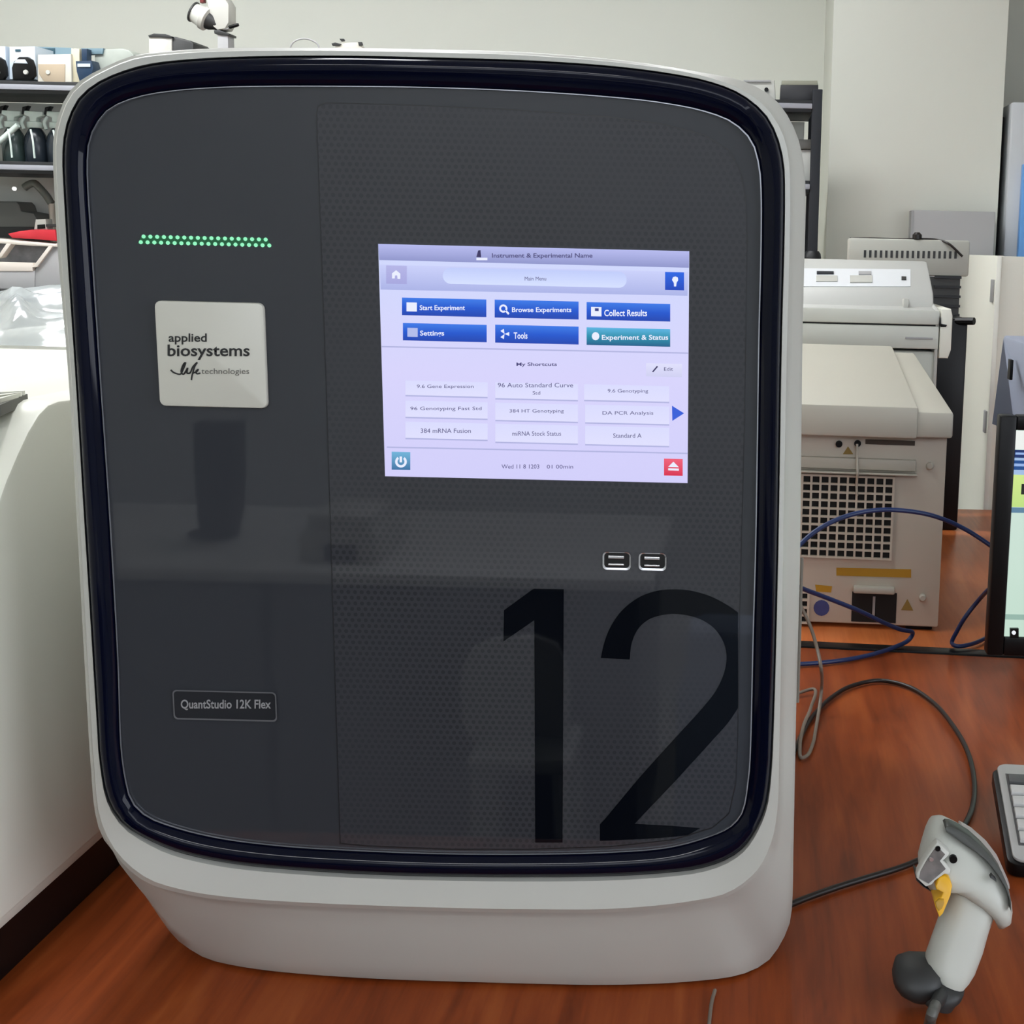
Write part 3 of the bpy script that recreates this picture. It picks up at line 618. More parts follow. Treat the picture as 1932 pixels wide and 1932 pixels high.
mk('tray', pxprism([(178, 93), (232, 91), (244, 95), (252, 103), (256, 165), (178, 165)], YS + 0.05, 0.12, 0.004, zA), mat('grey_green', (160, 166, 158), 0.45, var=0.1, scale=20), t)
mk('lid', pxprism([(152, 91), (195, 91), (193, 102), (160, 103)], YS + 0.043, 0.02, 0.002), m_slate, t)
# things on the top shelf above the instrument
t = shelf_thing('label_printer', 'small white device with a sloping black end on the shelf above the instrument', 'printer', 320, YS, zA)
mk('body', pxprism([(280, 68), (318, 66), (324, 72), (325, 170), (279, 170)], YS, 0.14, 0.004, zA), m_white, t)
mk('cover', pxprism([(322, 70), (330, 69), (360, 77), (365, 82), (365, 170), (324, 170)], YS + 0.004, 0.13, 0.004, zA), m_charcoal, t, label='sloping black cover')
mk('top_rim', pxprism([(279, 67), (290, 63), (312, 64), (326, 69), (322, 72), (300, 70), (281, 70)], YS - 0.004, 0.14, 0.001), m_charcoal, t)
t = shelf_thing('swivel_lamp', 'white swivel head device with dark grey cone on a grey post', 'lamp', 410, YS, zA)
mk('post', pxprism([(410, 64), (430, 64), (433, 170), (410, 170)], YS + 0.02, 0.05, 0.003, zA), m_grey, t)
mk('collar', pxprism([(403, 57), (412, 56), (432, 63), (432, 67), (416, 66), (404, 63)], YS + 0.015, 0.06, 0.002), m_charcoal, t)
mk('neck', pxprism([(388, -12), (420, -10), (431, 8), (431, 42), (424, 54), (410, 56), (398, 46), (394, 20)], YS + 0.015, 0.06, 0.002), m_white, t)
c0 = P(384, 33, YS + 0.03); ax = (P(402, 43, YS + 0.03) - c0).normalized()
mk('head', lathe(c0, [(0.022, -0.030), (0.027, -0.028), (0.030, -0.004), (0.034, 0.000), (0.034, 0.012), (0.026, 0.016)], axis=ax), m_white, t)
mk('cone', lathe(c0, [(0.026, 0.014), (0.024, 0.026), (0.016, 0.040), (0.015, 0.046)], axis=ax), m_charcoal, t, label='dark grey cone')
mk('hood_rim', lathe(c0, [(0.024, -0.034), (0.030, -0.033), (0.030, -0.029), (0.024, -0.028)], axis=ax), m_charcoal, t)
mk('lever', tube([P(u, v, YS + 0.02) for u, v in ((420, 56), (430, 54), (436, 50))], 0.0016, n=6), m_grey, t)
mk('knob', lathe(P(434, 51, YS + 0.02), [(0.003, -0.004), (0.005, 0.0), (0.005, 0.022), (0.004, 0.026)], axis=P(448, 47, YS + 0.02) - P(434, 51, YS + 0.02)), m_black, t)
mk('joint_clip', pxprism([(376, -6), (384, -6), (384, 4), (377, 5)], YS + 0.02, 0.02, 0.001), mat('dark_red', (110, 44, 42), 0.5), t)
mk('wire_arch', tube([P(u, v, YS) for u, v in ((545, 130), (549, 86), (558, 77), (574, 73), (590, 77), (600, 85), (606, 130))], 0.0024, n=8), m_grey, None, label='thin grey wire handle arching above the instrument top edge', cat='handle')
t = shelf_thing('small_clip', 'small pale clip with dark tips just above the instrument top edge', 'clip', 655, YS, zA)
mk('body', pxprism([(632, 84), (652, 80), (676, 80), (684, 90), (684, 170), (632, 170)], YS, 0.04, 0.003, zA), mat('pale_putty', (204, 202, 190), 0.5), t)
for pts in ([(625, 82), (632, 80), (644, 83), (640, 86), (627, 86)], [(640, 73), (648, 73), (650, 77), (644, 78)], [(675, 79), (682, 79), (684, 85), (677, 86)]):
    mk('tip', pxprism(pts, YS - 0.004, 0.01, 0.001), m_charcoal, t)
t = shelf_thing('label_printer', 'white device with a small black button near the right end of the top shelf', 'printer', 1430, YS, zA)
mk('body', pxprism([(1395, 152), (1461, 151), (1464, 200), (1395, 200)], YS + 0.02, 0.14, 0.004, zA), m_white, t)
mk('button', lathe(P(1446, 169, YS + 0.014), [(0.006, 0), (0.006, 0.008)], axis=Vector((0, 1, 0))), m_black, t)
mk('lid', pxprism([(1403, 151), (1454, 151), (1454, 154), (1403, 154)], YS + 0.014, 0.12), m_grey, t)
t = shelf_thing('desktop_box', 'black box with an olive grey top strip at the right end of the top shelf', 'box', 1507, YS, zA)
mk('body', pxprism([(1473, 160), (1544, 160), (1544, 200), (1471, 200)], YS, 0.10, 0.003, zA), mat('soft_black', (38, 38, 41), 0.4), t)
mk('top_panel', pxprism([(1475, 152), (1542, 152), (1544, 160.5), (1474, 160.5)], YS + 0.004, 0.10, 0.002), mat('olive_grey', (138, 138, 122), 0.5), t)
# middle shelf, right end: clear container
t = shelf_thing('storage_tub', 'pale translucent tub with grey lid on the middle shelf at the right', 'tub', 1510, YS, zBs)
mk('body', pxprism([(1470, 282), (1541, 282), (1538, 345), (1470, 345)], YS, 0.14, 0.006, zBs), mat('clear_tub', (188, 190, 186), 0.3, var=0.03), t)
mk('lid', pxprism([(1466, 263), (1543, 263), (1543, 281), (1466, 281)], YS - 0.008, 0.155, 0.003), mat('tub_lid', (96, 96, 92), 0.4), t)
mk('back_board', box(xL + 0.05, xR - 0.04, YR1 - 0.012, YR1 - 0.006, zC + 0.002, zA - 0.036), mat('backing_grey', (206, 208, 202), 0.6, var=0.03), rack, label='grey backing board')

# spray bottles on the middle shelf
m_liq = mat('dark_bottle', (34, 42, 50), 0.25, var=0.15, scale=20); m_mint = mat('mint_plastic', (202, 216, 208), 0.4, var=0.03)
zmid = zBs
def sprayer(u, dark, lab, dx=0.0):
    t = shelf_thing('spray_bottle', lab, 'bottle', u, YS, zmid, 'spray bottles on the middle shelf')
    c = P(u, 290, YS + 0.05); c.z = zmid
    mk('bottle', lathe(c, [(0.030, 0), (0.033, 0.004), (0.033, 0.058), (0.029, 0.078), (0.020, 0.094), (0.013, 0.102)]), m_liq if dark else mat('green_bottle', (52, 66, 64), 0.25, var=0.2, scale=25), t)
    mk('collar', lathe(c, [(0.02, 0.10), (0.022, 0.104), (0.022, 0.116), (0.016, 0.118)]), m_mint, t)
    z0 = c.z + 0.112
    hd = [Vector((c.x + x * 0.64, c.y - 0.014, z0 + z)) for x, z in ((-0.014, 0), (0.014, 0), (0.020, 0.016), (0.046, 0.022), (0.050, 0.034), (-0.036, 0.036), (-0.040, 0.024), (-0.016, 0.018))]
    mk('spray_head', prism(hd, Vector((0, 0.028, 0)), 0.004), m_mint, t)
    nz = [Vector((c.x + x * 0.62, c.y - 0.012, z0 + z)) for x, z in ((-0.052, 0.026), (-0.034, 0.026), (-0.030, 0.040), (-0.020, 0.05), (-0.046, 0.046))]
    mk('nozzle', prism(nz, Vector((0, 0.024, 0)), 0.002), m_black, t)
    mk('trigger', tube([(c.x - 0.028, c.y, z0 + 0.02), (c.x - 0.036, c.y - 0.004, z0 + 0.004), (c.x - 0.030, c.y - 0.006, z0 - 0.016)], 0.005, n=8), m_mint, t)
    mk('tube_line', tube([(c.x + 0.012, c.y - 0.052, z0 - 0.02), (c.x + 0.02, c.y - 0.06, z0 - 0.05), (c.x + 0.022, c.y - 0.06, z0 - 0.10)], 0.0028, n=6), m_mint, t)
sprayer(28, False, 'leftmost visible spray bottle with mint head on the middle shelf')
sprayer(70, True, 'dark spray bottle in the middle of the shelf row')
sprayer(112, True, 'spray bottle half hidden by the left edge of the large instrument')
mk('pipette_tube', tube([P(-20, 278, YS + 0.0), P(0, 266, YS), P(16, 252, YS), P(34, 236, YS)], 0.008, n=10), m_mint, None, label='slanting mint tube leaning across the spray bottles', cat='tube')

# lower level on the left: lamp arm, grey device, crate with red lid
m_lampg = mat('lamp_grey', (112, 116, 108), 0.5, var=0.05)
t = thing('gooseneck_lamp', 'grey bent lamp arm above the red lidded crate', 'lamp', (P(95, 430, YS).x, YS + 0.05, zC))
mk('arm', tube([P(u, v, YS + 0.16) for u, v in ((46, 354), (55, 348), (65, 346), (76, 356), (88, 370), (97, 384))], 0.011, n=10), m_lampg, t)
mk('stem', tube([P(97, 384, YS + 0.16), P(99, 410, YS + 0.16), P(100, 440, YS + 0.16), Vector((P(100, 440, YS + 0.16).x, YS + 0.16, zC))], 0.009, n=10), m_beige, t)
t = thing('grey_device', 'dark grey rounded device behind the crate at the left edge', 'device', (P(10, 430, YS + 0.1).x, YS + 0.14, zC))
mk('body', pxprism([(-60, 380), (30, 380), (36, 386), (40, 398), (62, 402), (70, 412), (70, 560), (-60, 560)], YS + 0.125, 0.10, 0.006, zC), mat('device_grey', (98, 100, 96), 0.5, var=0.06), t)
mk('foot', pxprism([(-60, 428), (64, 428), (66, 560), (-60, 560)], YS + 0.120, 0.01, 0.002, zC), m_rackd, t)
mk('lamp_bulb', lathe(P(27, 356, YS + 0.1), [(0.002, -0.006), (0.0058, -0.003), (0.0058, 0.003), (0.002, 0.006)], axis=Vector((0, 1, 0)), n=12), glow('bulb_white', (255, 255, 250), strength=1.2), None, label='tiny round white light left of the bent lamp arm', cat='light')
t = thing('wire_crate', 'cream crate with slanted bars and a red lid at the left', 'crate', (P(60, 470, YS).x, YS + 0.08, zC))
m_crate = mat('crate_cream', (222, 214, 204), 0.5, var=0.03); m_red = mat('red_lid', (196, 44, 56), 0.35, var=0.12, scale=14)
mk('rim', pxprism([(-30, 448), (10, 452), (104, 460), (108, 458), (108, 466), (60, 464), (-30, 457)], YS, 0.12, 0.003), m_crate, t)
mk('back_panel', pxprism([(-30, 458), (100, 463), (70, 560), (-30, 560)], YS + 0.05, 0.01, 0.002, zC), mat('crate_mesh_grey', (128, 128, 132), 0.5, var=0.2, scale=40), t)
for pts in ([(12, 459), (22, 459), (2, 486), (-8, 488)], [(92, 463), (101, 463), (70, 504), (60, 505)]):
    mk('bar', pxprism(pts, YS, 0.03, 0.002), m_crate, t)
mk('lower_rail', pxprism([(-30, 493), (62, 496), (62, 512), (-30, 512)], YS + 0.003, 0.03, 0.003), m_crate, t)
mk('foot_panel', pxprism([(-30, 511), (66, 511), (66, 560), (-30, 560)], YS + 0.006, 0.03, 0.002, zC), m_grey, t)
mk('lid', pxprism([(14, 441), (36, 436), (60, 433), (104, 433), (107, 455), (74, 452), (22, 449)], YS + 0.004, 0.10, 0.004), m_red, t, label='red lid')
mk('side_flap', pxprism([(100, 464), (122, 468), (122, 560), (64, 560), (66, 508), (84, 486)], YS + 0.01, 0.09, 0.003, zC), m_grey, t)
t = thing('tape_dispenser', 'small white holder with a black opening on the red lid', 'holder', (P(78, 425, YS).x, YS + 0.06, P(78, 433, YS).z))
mk('body', pxprism([(64, 433), (67, 414), (86, 413), (88, 433)], YS + 0.02, 0.04, 0.002), m_white, t)
mk('opening', pxprism([(70, 424), (84, 423), (85, 431), (70, 432)], YS + 0.017, 0.004, 0.001), m_black, t)
mk('arm', pxprism([(86, 423), (122, 422), (122, 428), (86, 428)], YS + 0.02, 0.03, 0.001), m_charcoal, t)

# ================================================================== beige instrument with vent grid (far table)
p0 = PZ(1769, 1192, TZ); ca, sa = math.cos(YAW), math.sin(YAW)
AX = Vector((ca, sa, 0)); DX = Vector((-sa, ca, 0))
def loc(u, v, dl):
    d = ray(u, v); k = (dl - (CAM - p0).dot(DX)) / d.dot(DX); q = CAM + d * k - p0
    return q.dot(AX), dl, q.z
bi = thing('bench_instrument', 'beige instrument with overhanging lid and square vent grid', 'instrument', p0, YAW)
def lb2(u0, v0, u1, v1, dl, back, bv=0.0, extra=0.0):
    a = loc(u0, v0, dl); b = loc(u1, v1, dl)
    return box(a[0], b[0], dl, dl + back, b[2], a[2], bv=bv)
R = loc(1769, 1184, 0); L0 = loc(1380, 1176, 0)
zb0 = loc(1769, 1184, 0)[2]; zt0 = loc(1787, 832, 0)[2]
DB = 0.52
xbk = loc(1725, 665, 0.51)[0]
mk('body', prism([Vector((L0[0], 0, zb0)), Vector((R[0], 0, zb0)), Vector((xbk - 0.012, DB, zb0)), Vector((L0[0], DB, zb0))], Vector((0, 0, zt0 + 0.01 - zb0)), 0.004), m_beige, bi, local=True)
zf = loc(1733, 768, -0.03)[2]; zl = loc(1733, 828, -0.03)[2]; xm = loc(1733, 768, -0.03)[0]; xw = loc(1800, 778, -0.03)[0]; zw = loc(1800, 779, -0.03)[2]
DL = 0.53
zfb = loc(1600, 650, DL)[2]; zwb = loc(1722, 665, DL - 0.02)[2]
def wedge(x0, x1, xb1, d0, d1, zlow, z0, z1):
    t = new(); v = [t.verts.new(c) for c in ((x0, d0, zlow), (x1, d0, zlow), (xb1, d1, zlow), (x0, d1, zlow), (x0, d0, z0), (x1, d0, z0), (xb1, d1, z1), (x0, d1, z1))]
    for f in ((0, 1, 2, 3), (4, 5, 6, 7), (0, 1, 5, 4), (1, 2, 6, 5), (2, 3, 7, 6), (3, 0, 4, 7)): t.faces.new([v[k] for k in f])
    bmesh.ops.recalc_face_normals(t, faces=t.faces[:]); bevel(t, t.edges[:], 0.005); return t
mk('lid', wedge(L0[0], xm, loc(1684, 655, DL)[0], -0.036, DL, zl, zf, zfb), m_lid, bi, local=True, label='pale overhanging sloping lid')
mk('lid_wing', wedge(loc(1684, 655, DL)[0] - 0.02, xw, loc(1725, 665, DL - 0.02)[0], -0.030, DL - 0.02, zl + 0.002, zw, zwb), m_lid, bi, local=True, label='lower right wing of the lid')
# vent grid plate with real openings
def holes(u0, v0, u1, v1, nx, nz, frac, dl, th):
    a = loc(u0, v0, dl); b = loc(u1, v1, dl); dx = (b[0] - a[0]) / nx; dz = (a[2] - b[2]) / nz
    bm = new(); xs = [a[0] - dx * 0.12]; zs_ = [b[2] - dz * 0.12]
    for i in range(nx): xs += [a[0] + dx * (i + (1 - frac) / 2), a[0] + dx * (i + (1 + frac) / 2)]
    for i in range(nz): zs_ += [b[2] + dz * (i + (1 - frac) / 2), b[2] + dz * (i + (1 + frac) / 2)]
    xs.append(b[0] + dx * 0.12); zs_.append(a[2] + dz * 0.12)
    V = [[bm.verts.new((x, dl, z)) for z in zs_] for x in xs]; K = [[bm.verts.new((x, dl + th, z)) for z in zs_] for x in xs]
    for i in range(len(xs) - 1):
        for j in range(len(zs_) - 1):
            h = i % 2 == 1 and j % 2 == 1
            if not h: bm.faces.new((V[i][j], V[i + 1][j], V[i + 1][j + 1], V[i][j + 1]))
            else:
                for p, q in (((i, j), (i + 1, j)), ((i + 1, j), (i + 1, j + 1)), ((i + 1, j + 1), (i, j + 1)), ((i, j + 1), (i, j))):
                    bm.faces.new((V[p[0]][p[1]], V[q[0]][q[1]], K[q[0]][q[1]], K[p[0]][p[1]]))
    return bm, (xs[0], xs[-1], zs_[0], zs_[-1])
def vent(u0, v0, u1, v1, nx, nz, frac):
    bm, e = holes(u0, v0, u1, v1, nx, nz, frac, -0.008, 0.007)
    gr = mk('vent_grille', bm, m_beige, bi, local=True, smooth=0, label='square hole vent grille')
    mk('shade_backing', box(e[0], e[1], -0.0012, -0.0002, e[2], e[3]), m_dark, gr, local=True, smooth=0)  # dark backing plate paints in the shade behind the holes
    fb = new()
    for c in ((e[0], e[0] + 0.0004, e[2], e[3]), (e[1] - 0.0004, e[1], e[2], e[3]), (e[0], e[1], e[2], e[2] + 0.0004), (e[0], e[1], e[3] - 0.0004, e[3])): bx(fb, c[0], c[1], -0.0078, 0, c[2], c[3])
    mk('grille_edge', fb, m_beige, gr, local=True, smooth=0)
vent(1514, 896, 1680, 1056, 10, 10, 0.76)
vent(1476, 1116, 1524, 1176, 3, 4, 0.72)
mk('ledge', lb2(1440, 859, 1728, 890, -0.012, 0.013, 0.002), m_lid, bi, local=True)
mk('ledge_lip', lb2(1440, 889, 1731, 896, -0.020, 0.02, 0.001), m_lid, bi, local=True)
mk('slot', lb2(1633, 829, 1726, 841, -0.002, 0.004), mat('slot_brown', (66, 56, 46), 0.6), bi, local=True)
for u, v in ((1583, 838), (1618, 837)):
    c = loc(u, v, -0.006); mk('socket', lathe((c[0], -0.006, c[2]), [(0.006, 0), (0.006, 0.006)], axis=Vector((0, 1, 0))), m_black, bi, local=True)
def sticker(name, pts, m, dl=-0.0012, label=None):
    b = new(); v = [b.verts.new(loc(u, w, dl)) for u, w in pts]; k = [b.verts.new(loc(u, w, 0.0)) for u, w in pts]; b.faces.new(v); n = len(v)
    for i in range(n): b.faces.new((v[i], v[(i + 1) % n], k[(i + 1) % n], k[i]))
    return mk(name, b, m, bi, local=True, smooth=0, label=label)
m_ylab = mat('yellow_label', (186, 140, 30), 0.5, var=0.08)
ys = sticker('warning_sticker', [(1578, 1071), (1719, 1074), (1719, 1090), (1578, 1086)], m_ylab, label='long yellow warning sticker')
sticker('yellow_label', [(1538, 1103), (1570, 1106), (1568, 1118), (1540, 1116)], m_ylab, label='small yellow label')
sticker('blue_seal', [(1550 + 15 * math.cos(k * 0.3927), 1147 + 15 * math.sin(k * 0.3927)) for k in range(16)], mat('seal_blue', (66, 76, 132), 0.4, var=0.1, scale=60), label='round blue seal')
m_tri = mat('warning_olive', (150, 124, 60), 0.5)
sticker('warning_triangle', [(1712, 1130), (1723, 1152), (1700, 1151)], m_tri)
sticker('warning_triangle', [(1600, 842), (1610, 857), (1590, 857)], m_tri, label='warning triangle under the lid')
mk('inlet_housing', lb2(1608, 1116, 1690, 1176, -0.001, 0.002), m_dark, bi, local=True, label='dark recessed power inlet')
mk('inlet_flap', lb2(1610, 1107, 1688, 1123, -0.016, 0.017, 0.003), m_lid, bi, local=True, label='white flap above the inlet')
mk('inlet_divider', lb2(1647, 1126, 1650, 1166, -0.004, 0.004), m_grey, bi, local=True)
for u, v in ((1755, 880), (1741, 1129)):
    c = loc(u, v, -0.010); mk('screw_knob', lathe((c[0], -0.010, c[2]), [(0.0045, 0), (0.0065, 0.002), (0.0065, 0.010)], axis=Vector((0, 1, 0)), n=14), m_lid, bi, local=True)
for (u0, u1) in ((1708, 1758), (1420, 1500)):
    a = loc(u0, 1184, 0.02); c = loc(u1, 1184, 0.02); mk('foot', box(a[0], c[0], 0.01, 0.06, 0.0, zb0 + 0.004, bv=0.002), m_black, bi, local=True)
mk('front_lead', tube([loc(u, v, d) for u, v, d in ((1617, 838, -0.008), (1617, 862, -0.016), (1618, 892, -0.024), (1616, 912, -0.012), (1617, 935, -0.010))], 0.0022, n=8), m_lid, bi, local=True, label='thin white lead hanging from the socket')

# ================================================================== white instrument behind it
Yp = 3.05
pr = thing('laboratory_printer', 'large white printer like instrument behind the beige one', 'instrument', (P(1600, 900, Yp).x, Yp + 0.15, TZ))
xr2 = P(1772, 620, Yp).x; xl2 = P(1400, 620, Yp).x; ztp = P(1600, 582, Yp).z
mk('body', box(xl2, xr2 - 0.002, Yp + 0.01, Yp + 0.30, TZ + 0.001, P(1600, 660, Yp).z, bv=0.006), mat('pale_grey_plastic', (190, 193, 184), 0.45, var=0.02), pr)
mk('front_drawer', box(xl2, xr2, Yp, Yp + 0.03, P(1600, 655, Yp).z, P(1600, 612, Yp).z, bv=0.003), mat('drawer_grey', (206, 208, 200), 0.4, var=0.02), pr)
mk('upper_fascia', box(xl2, xr2, Yp - 0.002, Yp + 0.03, P(1600, 609, Yp).z, ztp, bv=0.003), mat('drawer_grey', (206, 208, 200)), pr)
mk('seam', box(xl2, xr2 - 0.003, Yp + 0.005, Yp + 0.03, P(1600, 612.5, Yp).z, P(1600, 608.5, Yp).z), m_dark, pr)
# sloping top deck and control panel
zt1 = P(1600, 490, Yp + 0.24).z
deck = [Vector((xl2, Yp, ztp)), Vector((xl2, Yp + 0.08, ztp + 0.004)), Vector((xl2, Yp + 0.10, P(1500, 545, Yp + 0.10).z)), Vector((xl2, Yp + 0.24, zt1)), Vector((xl2, Yp + 0.29, zt1)), Vector((xl2, Yp + 0.30, TZ + 0.3)), Vector((xl2, Yp, P(1600, 606, Yp).z))]
xd = P(1752, 530, Yp + 0.2).x
m_deck = mat('deck_white', (190, 191, 187), 0.4, var=0.012)
mk('top_deck', prism(deck, Vector((xd - xl2, 0, 0)), 0.006), m_deck, pr)
side = [Vector((xd - 0.004, Yp + 0.002, ztp)), Vector((xd - 0.004, Yp + 0.25, ztp + 0.03)), Vector((xd - 0.004, Yp + 0.30, ztp - 0.03)), Vector((xd - 0.004, Yp + 0.30, TZ + 0.30)), Vector((xd - 0.004, Yp + 0.002, TZ + 0.30))]
mk('side_shoulder', prism(side, Vector((xr2 - xd + 0.004, 0, 0)), 0.004), m_deck, pr)
def onslope(u, v, off=0.0015):
    a = deck[2]; e = (deck[3] - deck[2]).normalized(); n = Vector((0, -e.z, e.y)); d = ray(u, v)
    k = ((a + n * off) - CAM).dot(n) / d.dot(n); return CAM + d * k
mk('control_panel', prism([onslope(u, v) for u, v in ((1508, 506), (1718, 508), (1718, 540), (1508, 540))], Vector((0, 0.002, -0.003))), mat('panel_pale', (218, 221, 224), 0.3, var=0.02), pr, smooth=0)
for u0, v0, u1, v1, m in ((1541, 511, 1573, 516, m_rack), (1620, 511, 1644, 517, m_grey), (1540, 519, 1580, 530, m_white), (1604, 519, 1646, 532, m_white), (1701, 521, 1710, 527, m_charcoal)):
    mk('button', prism([onslope(u, v, 0.004) for u, v in ((u0, v0), (u1, v0 + 0.3), (u1, v1), (u0, v1))], Vector((0, 0.003, -0.004)), 0.0006), m, pr, smooth=0)
zg = P(1600, 566, Yp + 0.055).z
mk('paper_slot', box(xl2, P(1704, 566, Yp + 0.1).x, Yp + 0.095, Yp + 0.105, ztp + 0.002, ztp + 0.010), m_rackd, pr)
mk('slot_end', box(P(1701, 566, Yp + 0.1).x, P(1711, 566, Yp + 0.1).x, Yp + 0.055, Yp + 0.10, ztp + 0.002, ztp + 0.022, bv=0.003), m_white, pr)
mk('drawer_handle', box(P(1708, 638, Yp).x, P(1760, 638, Yp).x, Yp - 0.003, Yp + 0.004, P(1730, 640, Yp).z, P(1730, 636, Yp).z, bv=0.001), m_grey, pr)
xs0 = xr2 + 0.002; xs1 = P(1796, 620, Yp).x
mk('side_cover', prism([Vector((xs0, Yp - 0.004, P(1780, 676, Yp).z)), Vector((xs1 - 0.006, Yp - 0.004, P(1780, 676, Yp).z)), Vector((xs1, Yp - 0.004, P(1790, 660, Yp).z)), Vector((xs1, Yp - 0.004, P(1790, 596, Yp).z)), Vector((xs1 - 0.004, Yp - 0.004, P(1790, 583, Yp).z)), Vector((xs0, Yp - 0.004, P(1776, 583, Yp).z))], Vector((0, 0.30, 0)), 0.004), m_cream, pr)
mk('latch', prism([P(u, v, Yp - 0.007) for u, v in ((1774, 596), (1776, 611), (1787, 613), (1785, 617), (1775, 617), (1772, 611))], Vector((0, 0.006, 0)), 0.0005), m_black, pr)

# black block with a lever, filling the dark gap between printer and white cabinet
bk = thing('black_block', 'narrow black block with a lever between the white instrument and white cabinet', 'cabinet', (P(1795, 800, 3.42).x, 3.5, TZ))
mk('body', box(P(1720, 700, 3.42).x, P(1819, 700, 3.42).x, 3.40, 3.58, TZ + 0.001, P(1790, 600, 3.42).z, bv=0.004), m_black, bk)
mk('lever', tube([P(1800, 606, 3.41), P(1838, 606, 3.38)], 0.009, n=8, smooth=False), m_black, bk)

# grey vented unit and flat grey panel behind
Yv = 3.62
vu = thing('vented_unit', 'grey unit with a row of vent slots behind the white instrument', 'unit', (P(1710, 600, Yv).x, Yv + 0.03, TZ))
zv0 = P(1700, 519, Yv).z; zv1 = P(1700, 451, Yv).z
xv0 = P(1601, 470, Yv).x; xv1 = P(1830, 470, Yv).x
mk('top_case', box(xv0, xv1, Yv, Yv + 0.06, zv0, zv1, bv=0.006), mat('vent_case_grey', (184, 185, 176), 0.5, var=0.02), vu)
for k in range(18):
    u = 1632 + 10.05 * k
    a = P(u - 2, 472 + 0.012 * (u - 1632), Yv - 0.001); c = P(u + 2, 486 + 0.012 * (u - 1632), Yv - 0.001)
    mk('vent_slot', box(a.x, c.x, Yv - 0.0008, Yv + 0.004, c.z, a.z), m_charcoal, vu, smooth=0)
mk('lower_case', box(xv0 + 0.02, xv1 - 0.02, Yv + 0.004, Yv + 0.058, TZ + 0.001, zv0 - 0.003), mat('slate_black', (58, 58, 56), 0.5, var=0.05), vu)
for v in (521, 539, 557, 575, 592):
    z = P(1790, v, Yv).z
    mk('slat', box(P(1762, 560, Yv).x, xv1 - 0.018, Yv - 0.004, Yv + 0.006, z - 0.006, z), m_rackd, vu)
mk('black_wire', tube([P(1603, 450, Yv + 0.01), P(1650, 450, Yv + 0.01), P(1700, 452, Yv + 0.01), P(1735, 451, Yv + 0.01), P(1770, 453, Yv + 0.01), P(1790, 460, Yv - 0.01), P(1816, 484, Yv - 0.02)], 0.003, n=8), m_cord, None, label='thin black wire draped over the vented grey unit', cat='cable')
mk('wire_plug', lathe(P(1730, 452, Yv + 0.01), [(0.004, -0.004), (0.012, 0.002), (0.012, 0.012), (0.006, 0.018)], n=12), m_cord, None, label='small black plug on top of the vented grey unit', cat='plug')
Yq = 4.5
gp2 = thing('equipment_case', 'flat grey case standing upright against the pillar', 'case', (P(1800, 430, Yq).x, Yq + 0.05, 0))
mk('shell', box(P(1719, 430, Yq).x, P(1877, 430, Yq).x, Yq, Yq + 0.08, 0, P(1800, 398, Yq).z, bv=0.003), mat('case_grey', (176, 176, 177), 0.45, var=0.02), gp2)
mk('edge_profile', box(P(1719, 430, Yq).x - 0.001, P(1723, 430, Yq).x, Yq - 0.002, Yq + 0.04, 0.01, P(1800, 398, Yq).z - 0.002), m_grey, gp2)

# ================================================================== tall white cabinet, fridge on the right
Yc = 3.74
f0 = P(1887, 484, Yc); zc = f0.z
wc = thing('white_cabinet', 'tall white cabinet with an open top edge behind the monitor', 'cabinet', (f0.x + 0.25, Yc + 0.35, 0))
mk('front_panel', box(f0.x - 0.004, f0.x + 0.5, Yc, Yc + 0.02, 0, zc), m_cream, wc)
b0x = f0.x
mk('side_panel', box(b0x - 0.004, b0x + 0.016, Yc + 0.02, Yc + 0.74, 0, zc + 0.002, bv=0.004), m_cream, wc)
mk('back_panel', box(b0x + 0.016, b0x + 0.5, Yc + 0.70, Yc + 0.74, 0, zc, bv=0.004), m_cream, wc)
mk('right_panel', box(b0x + 0.48, b0x + 0.5, Yc + 0.02, Yc + 0.70, 0, zc, bv=0.002), m_cream, wc)
mk('inner_tray', box(b0x + 0.016, b0x + 0.48, Yc + 0.02, Yc + 0.70, zc - 0.07, zc - 0.03), m_cream, wc)
mk('edge_profile', box(b0x - 0.008, b0x + 0.004, Yc - 0.006, Yc - 0.0002, 0, zc + 0.002, bv=0.001), mat('edge_white', (236, 236, 226), 0.4), wc)
for v in (548, 792):
    z = P(1872, v, Yc + 0.1).z
    mk('hinge', box(b0x - 0.010, b0x - 0.004, Yc + 0.04, Yc + 0.07, z - 0.03, z + 0.03, bv=0.002), m_grey, wc)
Yf = 4.58
fx = P(1903, 300, Yf).x
fr_ = thing('refrigerator', 'pale grey refrigerator with a blue door at the right edge', 'refrigerator', (fx + 0.3, Yf + 0.12, 0))
zfr = P(1915, 192, Yf).z
mk('body', box(fx, fx + 0.6, Yf, Yf + 0.5, 0, zfr, bv=0.008), mat('fridge_grey', (196, 200, 204), 0.35, var=0.02), fr_)
mk('door', box(P(1922, 400, Yf).x, fx + 0.6, Yf - 0.03, Yf, 0.05, P(1925, 310, Yf).z, bv=0.004), mat('fridge_blue', (96, 160, 226), 0.3, var=0.03), fr_, label='blue door')
mk('fridge_gap_shade', box(px1 + 0.002, fx - 0.004, Yf + 0.1, Yf + 0.2, 0, P(1890, 215, Yf).z), m_dark, fr_, label='dark strip filling the shaded gap beside the refrigerator')  # black strip painted in for the shade of the gap

